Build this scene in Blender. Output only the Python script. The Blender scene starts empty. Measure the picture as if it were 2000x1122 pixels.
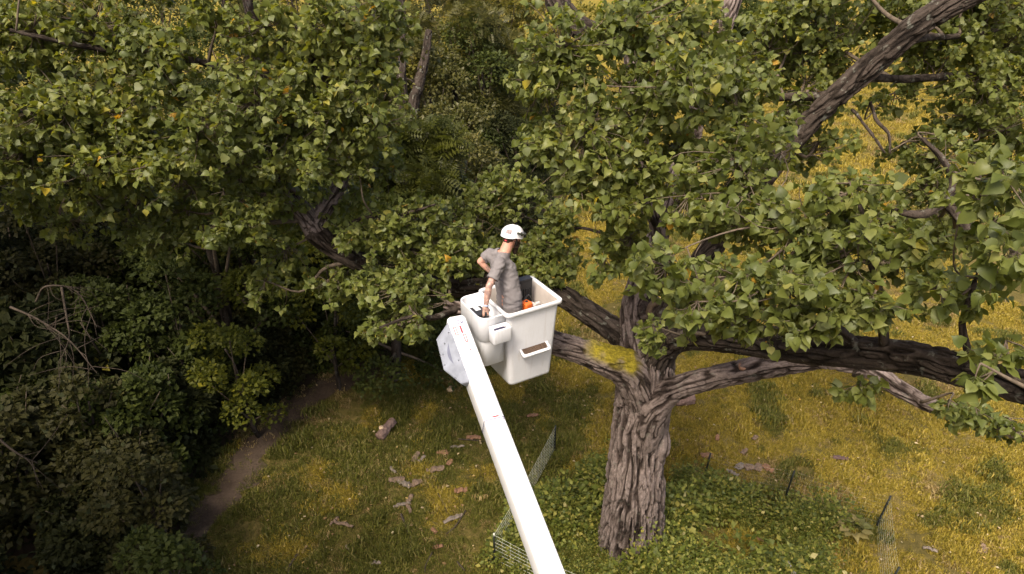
import bpy, bmesh, math, random
import numpy as np
from mathutils import Vector, Matrix

random.seed(7)
RNG = np.random.default_rng(11)
SC = bpy.context.scene
COL = SC.collection

# ------------------------------------------------------------------ camera, sky, sun, exposure
CAM_Z, PITCH, FPX = 10.0, math.radians(28.0), 1333.0
cam_d = bpy.data.cameras.new('camera'); cam = bpy.data.objects.new('camera', cam_d); COL.objects.link(cam)
cam.location = (0, 0, CAM_Z); cam.rotation_euler = (math.pi / 2 - PITCH, 0, 0)
cam_d.sensor_width = 36.0; cam_d.lens = 36.0 * FPX / 2000.0; cam_d.clip_end = 4000; cam_d.clip_start = 0.05
SC.camera = cam

SUN_EL, SUN_AZ = math.radians(56), math.radians(208)      # azimuth measured from +Y (view direction) towards +X
world = bpy.data.worlds.new('World'); SC.world = world; world.use_nodes = True
wn = world.node_tree.nodes; wl = world.node_tree.links
bg = wn['Background']; sky = wn.new('ShaderNodeTexSky'); sky.sky_type = 'NISHITA'; sky.sun_disc = False
sky.sun_elevation = SUN_EL; sky.sun_rotation = SUN_AZ; sky.air_density = 0.7; sky.dust_density = 5.0; sky.ozone_density = 0.6
tint = wn.new('ShaderNodeMix'); tint.data_type = 'RGBA'; tint.blend_type = 'MULTIPLY'; tint.inputs[0].default_value = 1.0
tint.inputs[7].default_value = (1.0, 0.955, 0.90, 1)      # thin warm overcast over the whole sky
wl.new(sky.outputs[0], tint.inputs[6]); wl.new(tint.outputs[2], bg.inputs[0]); bg.inputs[1].default_value = 0.11

sd = bpy.data.lights.new('sun', 'SUN'); sd.energy = 1.5; sd.angle = math.radians(16); sd.color = (1.0, 0.92, 0.80)
sun = bpy.data.objects.new('sun', sd); COL.objects.link(sun)
sv = Vector((math.sin(SUN_AZ) * math.cos(SUN_EL), math.cos(SUN_AZ) * math.cos(SUN_EL), math.sin(SUN_EL)))
sun.rotation_euler = (-sv).to_track_quat('-Z', 'Y').to_euler(); sun.location = (6, -10, 30)

vs = SC.view_settings; vs.view_transform = 'Standard'; vs.look = 'None'; vs.exposure = 1.58; vs.gamma = 1.0
vs.use_curve_mapping = False
SC.cycles.max_bounces = 8; SC.cycles.transmission_bounces = 4; SC.cycles.diffuse_bounces = 4

# ------------------------------------------------------------------ helpers: places
CP, SP = math.cos(PITCH), math.sin(PITCH)
def at(px, py, d):
    """world point seen at photo position px, py at depth d metres"""
    a = (px - 1000.0) / FPX; b = (py - 561.0) / FPX
    return np.array([a * d, (CP - b * SP) * d, CAM_Z - (SP + b * CP) * d])
def gp(px, py, z=0.0):
    b = (py - 561.0) / FPX
    return at(px, py, (CAM_Z - z) / (SP + b * CP))
def proj(P):
    P = np.atleast_2d(P)
    y, z = P[:, 1], P[:, 2] - CAM_Z
    dep = y * CP - z * SP; up = y * SP + z * CP
    dd = np.where(np.abs(dep) < 1e-6, 1e-6, dep)
    return 1000 + FPX * P[:, 0] / dd, 561 - FPX * up / dd, dep

# ------------------------------------------------------------------ helpers: noise
def _hash(ix, iy, iz, seed):
    h = (ix.astype(np.int64) * 374761393 + iy.astype(np.int64) * 668265263 + iz.astype(np.int64) * 2147483647 + seed * 974711) & 0xffffffff
    h = ((h ^ (h >> 13)) * 1274126177) & 0xffffffff
    h = (h ^ (h >> 16)) * 2246822519 & 0xffffffff
    h = h ^ (h >> 15)
    return (h & 0xffff).astype(np.float64) / 32767.5 - 1.0
def vnoise(P, seed=0):
    P = np.asarray(P, float); i = np.floor(P).astype(np.int64); f = P - i; u = f * f * (3 - 2 * f)
    r = 0.0
    for dx in (0, 1):
        wx = u[:, 0] if dx else 1 - u[:, 0]
        for dy in (0, 1):
            wy = u[:, 1] if dy else 1 - u[:, 1]
            for dz in (0, 1):
                wz = u[:, 2] if dz else 1 - u[:, 2]
                r = r + wx * wy * wz * _hash(i[:, 0] + dx, i[:, 1] + dy, i[:, 2] + dz, seed)
    return r
def fbm(P, oct=3, seed=0):
    r = 0; a = 1.0; t = 0
    P = np.asarray(P, float)
    for k in range(oct):
        r = r + a * vnoise(P * 2 ** k, seed + k * 17); t += a; a *= 0.5
    return r / t
def sstep(a, b, x):
    t = np.clip((x - a) / (b - a), 0, 1); return t * t * (3 - 2 * t)
def gz(x, y):
    x = np.atleast_1d(np.asarray(x, float)); y = np.atleast_1d(np.asarray(y, float))
    P = np.stack([x * 0.22, y * 0.22, x * 0 + 3.3], 1)
    r = 0.10 * vnoise(P, 5) + 0.035 * vnoise(P * 2.7, 6)
    return r

# ------------------------------------------------------------------ helpers: meshes
def mesh_np(name, V, F, smooth=True, attrs=None):
    """F: list of int arrays (n,k)"""
    if not isinstance(F, list): F = [F]
    me = bpy.data.meshes.new(name)
    V = np.asarray(V, np.float32); me.vertices.add(len(V)); me.vertices.foreach_set('co', V.ravel())
    nl = sum(f.size for f in F); npo = sum(len(f) for f in F)
    if npo == 0: me.update(); return me
    me.loops.add(nl); me.polygons.add(npo)
    me.loops.foreach_set('vertex_index', np.concatenate([f.ravel() for f in F]).astype(np.int32))
    tot = np.concatenate([np.full(len(f), f.shape[1], np.int32) for f in F])
    st = np.concatenate([[0], np.cumsum(tot)[:-1]]).astype(np.int32)
    me.polygons.foreach_set('loop_start', st); me.polygons.foreach_set('loop_total', tot)
    me.polygons.foreach_set('use_smooth', np.full(npo, smooth, bool))
    me.update(calc_edges=True)
    if attrs:
        for k, a in attrs.items():
            at_ = me.attributes.new(k, 'FLOAT', 'POINT'); at_.data.foreach_set('value', np.asarray(a, np.float32))
    return me
def obj(name, me, mat=None, parent=None, loc=None):
    o = bpy.data.objects.new(name, me); COL.objects.link(o)
    if mat is not None and me is not None and len(me.materials) == 0: me.materials.append(mat)
    if parent is not None: o.parent = parent
    if loc is not None: o.location = loc
    return o
def tag(o, label=None, cat=None, group=None, kind=None):
    if label: o['label'] = label
    if cat: o['category'] = cat
    if group: o['group'] = group
    if kind: o['kind'] = kind
    return o
def empty(name, loc=(0, 0, 0), label=None, cat=None, group=None, rz=0):
    o = bpy.data.objects.new(name, None); COL.objects.link(o); o.location = loc; o.rotation_euler = (0, 0, rz)
    o.empty_display_size = 0.2
    return tag(o, label, cat, group)
class Geo:
    """collects numpy pieces into one mesh"""
    def __init__(s): s.V = []; s.F = {}; s.n = 0; s.A = {}
    def add(s, V, F, **attrs):
        V = np.asarray(V, float)
        s.V.append(V)
        for f in (F if isinstance(F, list) else [F]):
            f = np.asarray(f, np.int64); s.F.setdefault(f.shape[1], []).append(f + s.n)
        for k, a in attrs.items(): s.A.setdefault(k, []).append(np.broadcast_to(np.asarray(a, float), (len(V),)))
        s.n += len(V)
    def mesh(s, name, smooth=True):
        return mesh_np(name, np.concatenate(s.V), [np.concatenate(f) for f in s.F.values()], smooth,
                       {k: np.concatenate(a) for k, a in s.A.items()})
def bm_mesh(name, bm, smooth=False):
    me = bpy.data.meshes.new(name); bm.normal_update(); bm.to_mesh(me); bm.free()
    if smooth: me.polygons.foreach_set('use_smooth', np.ones(len(me.polygons), bool))
    return me
def box_bm(sx, sy, sz, bevel=0.0, seg=2, c=(0, 0, 0), M=None, bm=None):
    b = bmesh.new(); bmesh.ops.create_cube(b, size=1.0)
    for v in b.verts: v.co = Vector((v.co.x * sx, v.co.y * sy, v.co.z * sz))
    if bevel: bmesh.ops.bevel(b, geom=list(b.edges), offset=bevel, segments=seg, affect='EDGES', profile=0.6)
    for v in b.verts:
        v.co = v.co + Vector(c)
        if M is not None: v.co = M @ v.co
    if bm is None: return b
    tmp = bpy.data.meshes.new('tmp'); b.to_mesh(tmp); b.free(); bm.from_mesh(tmp); bpy.data.meshes.remove(tmp); return bm
def catmull(P, n):
    P = np.asarray(P, float); m = len(P)
    if m == 2:
        t = np.linspace(0, 1, n)[:, None]; return P[0] * (1 - t) + P[1] * t
    Q = np.vstack([2 * P[0] - P[1], P, 2 * P[-1] - P[-2]])
    t = np.linspace(0, m - 1 - 1e-9, n); i = t.astype(int); f = (t - i)[:, None]
    a, b, c, d = Q[i], Q[i + 1], Q[i + 2], Q[i + 3]
    return 0.5 * (2 * b + (c - a) * f + (2 * a - 5 * b + 4 * c - d) * f ** 2 + (3 * b - a - 3 * c + d) * f ** 3)
def frames(C):
    T = np.gradient(C, axis=0); T /= np.linalg.norm(T, axis=1)[:, None] + 1e-12
    N = np.zeros_like(T); ref = np.array([0.3, -1, 0.2]); v = ref - T[0] * ref.dot(T[0]); N[0] = v / np.linalg.norm(v)
    for k in range(1, len(T)):
        v = N[k - 1] - T[k] * N[k - 1].dot(T[k]); N[k] = v / (np.linalg.norm(v) + 1e-12)
    return T, N, np.cross(T, N)
def tube_np(C, R, nr):
    T, N, B = frames(C); th = np.linspace(0, 2 * np.pi, nr, endpoint=False)
    d = np.cos(th)[None, :, None] * N[:, None] + np.sin(th)[None, :, None] * B[:, None]
    V = C[:, None] + d * np.asarray(R)[:, None, None]
    return V, d, th
def grid_faces(n, m, wrap=True):
    i = np.arange(n - 1)[:, None]; j = np.arange(m if wrap else m - 1)[None, :]; j2 = (j + 1) % m
    return np.stack([np.broadcast_to(i * m + j, (n - 1, j.size)), np.broadcast_to(i * m + j2, (n - 1, j.size)),
                     np.broadcast_to((i + 1) * m + j2, (n - 1, j.size)), np.broadcast_to((i + 1) * m + j, (n - 1, j.size))], -1).reshape(-1, 4)
def thin_tube(G, P, R, nr=5, n=None, **attrs):
    C = catmull(P, n or max(3, len(P) * 3)); R = np.interp(np.linspace(0, 1, len(C)), np.linspace(0, 1, len(R)), R)
    V, d, th = tube_np(C, R, nr); F = grid_faces(len(C), nr)
    caps = np.array([list(range(nr))[::-1], [(len(C) - 1) * nr + k for k in range(nr)]])
    G.add(V.reshape(-1, 3), [F, caps], **attrs)

# ------------------------------------------------------------------ helpers: materials
def mat(name, rough=0.6, spec=0.4):
    m = bpy.data.materials.new(name); m.use_nodes = True; nt = m.node_tree; b = nt.nodes['Principled BSDF']
    b.inputs['Roughness'].default_value = rough; b.inputs['Specular IOR Level'].default_value = spec
    return m, nt, b
def nd(nt, typ, **kw):
    n = nt.nodes.new(typ)
    for k, v in kw.items():
        if k in n.inputs: n.inputs[k].default_value = v
        else: setattr(n, k, v)
    return n
def ramp(nt, fac, stops):
    r = nt.nodes.new('ShaderNodeValToRGB'); e = r.color_ramp.elements
    while len(e) < len(stops): e.new(0.5)
    for k, (p, c) in enumerate(stops): e[k].position = p; e[k].color = (*c, 1)
    nt.links.new(fac, r.inputs[0]); return r.outputs[0]
def noise_col(nt, scale, stops, detail=4, rough=0.6, coord='Object', vec=None, dist=0.0):
    n = nd(nt, 'ShaderNodeTexNoise', Scale=scale, Detail=detail, Roughness=rough, Distortion=dist)
    if vec is None:
        tc = nt.nodes.new('ShaderNodeTexCoord'); vec = tc.outputs[coord]
    nt.links.new(vec, n.inputs['Vector'])
    return ramp(nt, n.outputs['Fac'], stops), n.outputs['Fac']
def mixc(nt, fac, a, b, mode='MIX'):
    m = nt.nodes.new('ShaderNodeMix'); m.data_type = 'RGBA'; m.blend_type = mode
    for s, v in ((0, fac), (6, a), (7, b)):
        if hasattr(v, 'is_linked') or isinstance(v, bpy.types.NodeSocket): nt.links.new(v, m.inputs[s])
        else: m.inputs[s].default_value = v if s == 0 else (*v, 1)
    return m.outputs[2]
def bump(nt, b, h, strength=0.3, dist=0.02):
    n = nd(nt, 'ShaderNodeBump', Strength=strength, Distance=dist); nt.links.new(h, n.inputs['Height']); nt.links.new(n.outputs[0], b.inputs['Normal'])
def plain(name, col, rough=0.6, spec=0.4, var=0.12, scale=14, metal=0.0, bmp=0.0):
    m, nt, b = mat(name, rough, spec); c = np.array(col)
    o, f = noise_col(nt, scale, [(0.3, tuple(c * (1 - var))), (0.7, tuple(np.minimum(c * (1 + var), 0.95)))])
    nt.links.new(o, b.inputs['Base Color']); b.inputs['Metallic'].default_value = metal
    if bmp: bump(nt, b, f, bmp, 0.01)
    return m
def leaf_mat(name, stops, rough=0.42, spec=0.5, trans=0.3, tint=(1.25, 1.3, 0.55)):
    m, nt, b = mat(name, rough, spec)
    a = nd(nt, 'ShaderNodeAttribute', attribute_name='rnd'); c = ramp(nt, a.outputs['Fac'], stops)
    n2, f2 = noise_col(nt, 1.1, [(0.3, (0.72, 0.74, 0.70)), (0.72, (1.2, 1.16, 1.05))], 2)
    c = mixc(nt, 1.0, c, n2, 'MULTIPLY')
    geo = nt.nodes.new('ShaderNodeNewGeometry')
    pale = mixc(nt, 0.35, c, (0.16, 0.19, 0.10))
    c2 = mixc(nt, geo.outputs['Backfacing'], c, pale)
    nt.links.new(c2, b.inputs['Base Color'])
    tr = nt.nodes.new('ShaderNodeBsdfTranslucent'); tc = mixc(nt, 1.0, c, tint, 'MULTIPLY'); nt.links.new(tc, tr.inputs[0])
    mx = nt.nodes.new('ShaderNodeMixShader'); mx.inputs[0].default_value = trans
    nt.links.new(b.outputs[0], mx.inputs[1]); nt.links.new(tr.outputs[0], mx.inputs[2])
    nt.links.new(mx.outputs[0], nt.nodes['Material Output'].inputs[0]); return m

M = {}
def bark_mat(name, dark, mid, light, lichen=0.0, moss=False):
    m, nt, b = mat(name, 0.9, 0.15)
    a = nd(nt, 'ShaderNodeAttribute', attribute_name='bark')
    c1 = ramp(nt, a.outputs['Fac'], [(0.0, dark), (0.45, mid), (1.0, light)])
    n1, f1 = noise_col(nt, 2.3, [(0.3, (0.72, 0.68, 0.64)), (0.7, (1.25, 1.22, 1.2))], 5)
    c = mixc(nt, 1.0, c1, n1, 'MULTIPLY')
    n3, f3 = noise_col(nt, 38, [(0.3, (0.75, 0.75, 0.75)), (0.7, (1.2, 1.2, 1.2))], 4)
    c = mixc(nt, 1.0, c, n3, 'MULTIPLY')
    if lichen:
        l, fl = noise_col(nt, 9, [(0.60, (0, 0, 0)), (0.68, (lichen, lichen, lichen))], 3)
        c = mixc(nt, l, c, (0.30, 0.31, 0.25))
    ms = nd(nt, 'ShaderNodeAttribute', attribute_name='moss')
    mn, mf = noise_col(nt, 30, [(0.3, (0.11, 0.095, 0.010)), (0.7, (0.33, 0.26, 0.025))], 4)
    c = mixc(nt, ms.outputs['Fac'], c, mn)
    nt.links.new(c, b.inputs['Base Color']); tcb = nt.nodes.new('ShaderNodeTexCoord'); n5, f5 = noise_col(nt, 70, [(0, (0, 0, 0)), (1, (1, 1, 1))], 6, .7)
    bump(nt, b, f5, 0.9, 0.016); return m
M['bark'] = bark_mat('cottonwood_bark', (0.016, 0.011, 0.009), (0.060, 0.046, 0.039), (0.225, 0.185, 0.167), 0.2)
M['bark_dark'] = bark_mat('old_dark_bark', (0.012, 0.009, 0.007), (0.026, 0.020, 0.015), (0.066, 0.053, 0.043), 0.35)
M['twig'] = plain('twig_bark', (0.11, 0.085, 0.06), 0.85, 0.2, 0.4, 20)
M['deadwood'] = plain('dead_twig', (0.062, 0.048, 0.036), 0.9, 0.15, 0.35, 12)
COTTON = [(0.0, (0.066, 0.086, 0.017)), (0.35, (0.122, 0.149, 0.032)), (0.62, (0.168, 0.193, 0.049)), (0.86, (0.228, 0.242, 0.075)), (0.955, (0.32, 0.295, 0.058)), (0.985, (0.46, 0.37, 0.035)), (1.0, (0.42, 0.24, 0.03))]
M['cotton_leaf'] = leaf_mat('cottonwood_leaf', COTTON, 0.48, 0.38, 0.46, (1.45, 1.32, 0.36))
M['maple_leaf'] = leaf_mat('maple_leaf', [(0, (0.075, 0.090, 0.012)), (0.6, (0.145, 0.150, 0.017)), (1, (0.30, 0.26, 0.018))], 0.55, 0.25, 0.4)
M['shrub_leaf'] = leaf_mat('shade_darkened_thicket_leaf', [(0, (0.016, 0.019, 0.006)), (0.6, (0.027, 0.031, 0.009)), (0.95, (0.042, 0.045, 0.013)), (1, (0.14, 0.12, 0.015))], 0.65, 0.12, 0.2)  # shade of the woods is put into this leaf colour, darker than the foliage
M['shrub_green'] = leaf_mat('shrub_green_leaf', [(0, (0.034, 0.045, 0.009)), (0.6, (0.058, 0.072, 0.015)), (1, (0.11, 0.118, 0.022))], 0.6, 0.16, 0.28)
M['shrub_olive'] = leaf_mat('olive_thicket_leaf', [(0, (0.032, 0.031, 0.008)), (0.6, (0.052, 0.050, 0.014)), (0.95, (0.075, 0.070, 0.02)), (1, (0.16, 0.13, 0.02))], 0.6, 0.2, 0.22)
M['locust_leaf'] = leaf_mat('locust_leaf', [(0, (0.070, 0.070, 0.016)), (0.6, (0.115, 0.108, 0.028)), (1, (0.20, 0.16, 0.035))], 0.5, 0.35, 0.35)
M['ash_leaf'] = leaf_mat('pinnate_leaf', [(0, (0.055, 0.062, 0.012)), (0.6, (0.09, 0.098, 0.018)), (1, (0.16, 0.155, 0.022))], 0.45, 0.4, 0.35)
M['yellow_tree'] = leaf_mat('yellowing_leaf', [(0, (0.11, 0.105, 0.016)), (0.6, (0.20, 0.17, 0.024)), (1, (0.34, 0.24, 0.034))], 0.5, 0.35, 0.4)
M['weed_leaf'] = leaf_mat('weed_leaf', [(0, (0.060, 0.080, 0.012)), (0.36, (0.125, 0.150, 0.024)), (0.60, (0.21, 0.218, 0.040)), (0.78, (0.33, 0.29, 0.065)), (1, (0.52, 0.46, 0.24))], 0.55, 0.3, 0.35)
# ------------------------------------------------------------------ ground, path
def axis_coords(fine0, fine1, step, lo, hi):
    a = list(np.arange(fine0, fine1 + 1e-6, step)); s = step
    x = fine1
    while x < hi: s *= 1.25; x += s; a.append(min(x, hi))
    s = step; x = fine0
    while x > lo: s *= 1.25; x -= s; a.insert(0, max(x, lo))
    return np.array(a)
def grass_floor():
    m, nt, b = mat('meadow_ground', 0.95, 0.1)
    c1, f1 = noise_col(nt, 0.55, [(0.32, (0.065, 0.054, 0.018)), (0.52, (0.110, 0.088, 0.028)), (0.72, (0.17, 0.128, 0.052))], 5)
    cf, ff = noise_col(nt, 0.16, [(0.3, (0.15, 0.125, 0.022)), (0.7, (0.25, 0.19, 0.035))], 5)
    tcx = nt.nodes.new('ShaderNodeTexCoord'); sx = nt.nodes.new('ShaderNodeSeparateXYZ'); nt.links.new(tcx.outputs['Object'], sx.inputs[0])
    mr = nd(nt, 'ShaderNodeMapRange'); mr.inputs[1].default_value = 26; mr.inputs[2].default_value = 60; nt.links.new(sx.outputs[1], mr.inputs[0])
    c1 = mixc(nt, mr.outputs[0], c1, cf)
    c2, f2 = noise_col(nt, 7.0, [(0.3, (0.6, 0.62, 0.55)), (0.7, (1.3, 1.25, 1.15))], 5, 0.7)
    c = mixc(nt, 1.0, c1, c2, 'MULTIPLY')
    nt.links.new(c, b.inputs['Base Color']); bump(nt, b, f2, 0.8, 0.05); return m
xs = axis_coords(-22, 22, 0.5, -900, 900); ys = axis_coords(0, 44, 0.5, -300, 1800)
X, Y = np.meshgrid(xs, ys); Z = gz(X.ravel(), Y.ravel())
V = np.stack([X.ravel(), Y.ravel(), Z], 1)
ground = tag(obj('ground', mesh_np('ground', V, grid_faces(len(ys), len(xs), False)), grass_floor()), kind='structure')

PATH = np.array([gp(330, 1120)[:2], gp(430, 975)[:2], gp(530, 850)[:2], gp(640, 765)[:2], gp(770, 690)[:2], [-2.0, 18.5], [0.2, 23.5], [1.9, 27.5], [3.0, 33.0]])
PC = catmull(np.c_[PATH, PATH[:, 0] * 0], 120)[:, :2]
def path_dist(x, y):
    d = np.full(len(x), 1e9); side = np.zeros(len(x))
    tg = np.gradient(PC, axis=0)
    for k in range(len(PC)):
        dx = x - PC[k, 0]; dy = y - PC[k, 1]; q = dx * dx + dy * dy
        s = q < d; d = np.where(s, q, d); side = np.where(s, tg[k, 0] * dy - tg[k, 1] * dx, side)
    return np.sqrt(d), side       # side > 0: left of the path (woods)
tg = np.gradient(PC, axis=0); tg /= np.linalg.norm(tg, axis=1)[:, None]; nrm = np.stack([-tg[:, 1], tg[:, 0]], 1)
ws = np.linspace(-1, 1, 11); rows = []
for k in range(len(PC)):
    wl_ = 0.42 + 0.2 * vnoise(np.array([[k * 0.41, 0, 0]]), 3)[0]; wr_ = 0.36 + 0.22 * vnoise(np.array([[k * 0.53, 9, 0]]), 4)[0]
    off = np.where(ws > 0, ws * wl_, ws * wr_)
    p = PC[k] + nrm[k] * off[:, None]
    rows.append(np.c_[p, gz(p[:, 0], p[:, 1]) + 0.014 + 0.012 * (1 - ws ** 2)])
fr = []; fw = np.r_[-.15, .35, np.linspace(.8, 22, 40)]
for k in range(len(PC)):
    p = PC[k] + nrm[k] * (fw * (1 if True else 0))[:, None] + np.array([0, 0]); fr.append(np.c_[p, gz(p[:, 0], p[:, 1]) + 0.006])
m_floor, nt, b = mat('forest_soil', 0.95, 0.1)
c1, f1 = noise_col(nt, 1.2, [(0.3, (0.030, 0.022, 0.015)), (0.7, (0.070, 0.050, 0.034))], 6); nt.links.new(c1, b.inputs['Base Color']); bump(nt, b, f1, 0.6, 0.05)
k0 = 0
tag(obj('forest_floor', mesh_np('forest_floor', np.concatenate(fr), grid_faces(len(PC), len(fw), False)), m_floor), kind='structure')
m_dirt, nt, b = mat('bare_dirt', 0.95, 0.1)
c1, f1 = noise_col(nt, 1.6, [(0.3, (0.048, 0.033, 0.023)), (0.7, (0.100, 0.072, 0.050))], 6)
c2, f2 = noise_col(nt, 22, [(0.3, (0.7, 0.7, 0.7)), (0.7, (1.25, 1.25, 1.25))], 4)
nt.links.new(mixc(nt, 1.0, c1, c2, 'MULTIPLY'), b.inputs['Base Color']); bump(nt, b, f2, 0.8, 0.03)
tag(obj('dirt_path', mesh_np('dirt_path', np.concatenate(rows), grid_faces(len(PC), len(ws), False)), m_dirt), kind='structure')

# ------------------------------------------------------------------ scattered vegetation (geometry-node instances of small plants)
HID = bpy.data.collections.new('plant_sources')
def scatter(name, P, rz, sc, idx, sources, tilt=0.0):
    col = bpy.data.collections.new(name + '_sources')
    for k, (me) in enumerate(sources):
        o = bpy.data.objects.new('%s_source_%02d' % (name, k), me); col.objects.link(o)
    me = mesh_np(name, P, [np.zeros((0, 3), int)])
    n = len(P)
    a = me.attributes.new('rot', 'FLOAT_VECTOR', 'POINT')
    a.data.foreach_set('vector', np.c_[RNG.normal(0, tilt, n), RNG.normal(0, tilt, n), rz].astype(np.float32).ravel())
    a = me.attributes.new('scl', 'FLOAT', 'POINT'); a.data.foreach_set('value', np.asarray(sc, np.float32))
    a = me.attributes.new('idx', 'INT', 'POINT'); a.data.foreach_set('value', np.asarray(idx, np.int32))
    o = obj(name, me)
    ng = bpy.data.node_groups.new(name + '_scatter', 'GeometryNodeTree')
    ng.interface.new_socket('Geometry', in_out='INPUT', socket_type='NodeSocketGeometry')
    ng.interface.new_socket('Geometry', in_out='OUTPUT', socket_type='NodeSocketGeometry')
    gi = ng.nodes.new('NodeGroupInput'); go = ng.nodes.new('NodeGroupOutput')
    ci = ng.nodes.new('GeometryNodeCollectionInfo'); ci.inputs['Collection'].default_value = col
    ci.inputs['Separate Children'].default_value = True; ci.inputs['Reset Children'].default_value = True
    ip = ng.nodes.new('GeometryNodeInstanceOnPoints'); ip.inputs['Pick Instance'].default_value = True
    def attr(nm, ty):
        q = ng.nodes.new('GeometryNodeInputNamedAttribute'); q.data_type = ty; q.inputs['Name'].default_value = nm; return q.outputs['Attribute']
    L = ng.links
    L.new(gi.outputs[0], ip.inputs['Points']); L.new(ci.outputs[0], ip.inputs['Instance'])
    L.new(attr('idx', 'INT'), ip.inputs['Instance Index'])
    L.new(attr('rot', 'FLOAT_VECTOR'), ip.inputs['Rotation']); L.new(attr('scl', 'FLOAT'), ip.inputs['Scale'])
    L.new(ip.outputs[0], go.inputs[0])
    md = o.modifiers.new('scatter', 'NODES'); md.node_group = ng
    return tag(o, kind='stuff')

def grass_mat(name, stops):
    m, nt, b = mat(name, 0.6, 0.25)
    a = nd(nt, 'ShaderNodeAttribute', attribute_name='rnd'); c = ramp(nt, a.outputs['Fac'], stops)
    oi = nt.nodes.new('ShaderNodeObjectInfo')
    hs = ramp(nt, oi.outputs['Random'], [(0, (0.75, 0.78, 0.7)), (1, (1.25, 1.2, 1.2))])
    c = mixc(nt, 1.0, c, hs, 'MULTIPLY'); nt.links.new(c, b.inputs['Base Color'])
    tr = nt.nodes.new('ShaderNodeBsdfTranslucent'); nt.links.new(c, tr.inputs[0])
    mx = nt.nodes.new('ShaderNodeMixShader'); mx.inputs[0].default_value = 0.3
    nt.links.new(b.outputs[0], mx.inputs[1]); nt.links.new(tr.outputs[0], mx.inputs[2]); nt.links.new(mx.outputs[0], nt.nodes['Material Output'].inputs[0])
    return m
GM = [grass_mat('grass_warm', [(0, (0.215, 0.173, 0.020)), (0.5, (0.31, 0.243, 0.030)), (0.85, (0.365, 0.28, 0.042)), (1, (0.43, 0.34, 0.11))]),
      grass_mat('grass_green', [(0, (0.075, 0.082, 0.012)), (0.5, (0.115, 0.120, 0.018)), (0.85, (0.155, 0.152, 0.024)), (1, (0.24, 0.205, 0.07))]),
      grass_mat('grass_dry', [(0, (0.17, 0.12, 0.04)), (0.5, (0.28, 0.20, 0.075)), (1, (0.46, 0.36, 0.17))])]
def tuft(n, h, spread, mt, seed, w=0.0055):
    r = np.random.default_rng(seed); G = Geo()
    for k in range(n):
        a = r.uniform(0, 6.283); rr = spread * math.sqrt(r.uniform()); p = np.array([rr * math.cos(a), rr * math.sin(a), -0.02])
        b = r.uniform(0, 6.283); hh = h * r.uniform(0.4, 1.15); ln = hh * r.uniform(0.1, 0.75)
        d = np.array([math.cos(b), math.sin(b), 0]); s = np.array([-d[1], d[0], 0]) * w * r.uniform(0.7, 1.5)
        mid = p + d * ln * 0.35 + np.array([0, 0, hh * 0.65]); tip = p + d * ln + np.array([0, 0, hh * r.uniform(0.7, 1.0)])
        G.add([p - s, p + s, mid + s * 0.8, mid - s * 0.8, tip], [np.array([[0, 1, 2, 3]]), np.array([[3, 2, 4]])], rnd=r.uniform())
    me = G.mesh('grass_tuft'); me.materials.append(mt); return me
tufts = []
for s, mt in enumerate(GM):
    for q in range(3): tufts.append(tuft(52, 0.05 + 0.02 * q, 0.10, mt, 40 + s * 7 + q, .005))
tufts += [tuft(60, 0.14, 0.12, GM[1], 90, 0.006), tuft(55, 0.12, 0.12, GM[0], 91, 0.006)]
# plot inside the net fence, left as weeds
FP_px = [(1083, 884), (966, 1100), (1120, 1185), (1722, 1165), (1712, 1027), (1531, 978), (1373, 941)]
FP = [gp(*p)[:2] for p in FP_px]
def in_poly(x, y, poly):
    r = np.zeros(len(x), bool); n = len(poly)
    for i in range(n):
        x1, y1 = poly[i]; x2, y2 = poly[(i + 1) % n]
        c = ((y1 > y) != (y2 > y)) & (x < (x2 - x1) * (y - y1) / (y2 - y1 + 1e-12) + x1); r ^= c
    return r
TR = gp(1232, 1070)
def field(n, x0, x1, y0, y1):
    return RNG.uniform(x0, x1, n), RNG.uniform(y0, y1, n)
gx, gy = field(120000, -8, 15, 5.0, 24); g2 = field(30000, -2, 36, 24, 66)
gx = np.r_[gx, g2[0]]; gy = np.r_[gy, g2[1]]
dist, side = path_dist(gx, gy)
n_lo = fbm(np.c_[gx * 0.7, gy * 0.7, gx * 0], 3, 21); n_hi = .7 * vnoise(np.c_[gx * 3.1, gy * 3.1, gx * 0], 31) + .5 * vnoise(np.c_[gx * 1.2, gy * 1.2, gx * 0], 32)
inside = in_poly(gx, gy, FP)
keep = ~((side > 0) & (dist > 0.7)) & ((dist > 0.30 + 0.3 * n_hi) | (RNG.uniform(size=len(gx)) < .06)) & (np.hypot(gx - TR[0], gy - TR[1]) > 0.66)
keep &= ~(inside & (RNG.uniform(size=len(gx)) < 0.35))
keep &= RNG.uniform(size=len(gx)) < sstep(-0.62, -0.05, n_lo + 0.35 * n_hi) * 0.90 + 0.10
pxx, pyy, dep = proj(np.c_[gx, gy, gx * 0]); keep &= (pxx > -150) & (pxx < 2150) & (pyy < 1260)
gx, gy, n_lo, n_hi = gx[keep], gy[keep], n_lo[keep], n_hi[keep]; dep = dep[keep]
n_md = vnoise(np.c_[gx * 1.5, gy * 1.5, gx * 0 + 5], 33)
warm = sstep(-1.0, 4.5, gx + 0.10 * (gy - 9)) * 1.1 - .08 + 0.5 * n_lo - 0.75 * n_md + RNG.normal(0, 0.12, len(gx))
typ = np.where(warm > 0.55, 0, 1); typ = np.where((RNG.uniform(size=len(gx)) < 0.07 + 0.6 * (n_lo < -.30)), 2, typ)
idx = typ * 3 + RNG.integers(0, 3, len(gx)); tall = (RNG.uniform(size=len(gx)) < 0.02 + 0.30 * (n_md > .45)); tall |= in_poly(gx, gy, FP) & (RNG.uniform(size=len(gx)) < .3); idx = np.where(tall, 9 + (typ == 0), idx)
sc = RNG.uniform(0.65, 1.25, len(gx)) * (1 + 0.75 * n_hi) * np.where(gy > 24, 2.0, 1.0)
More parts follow.
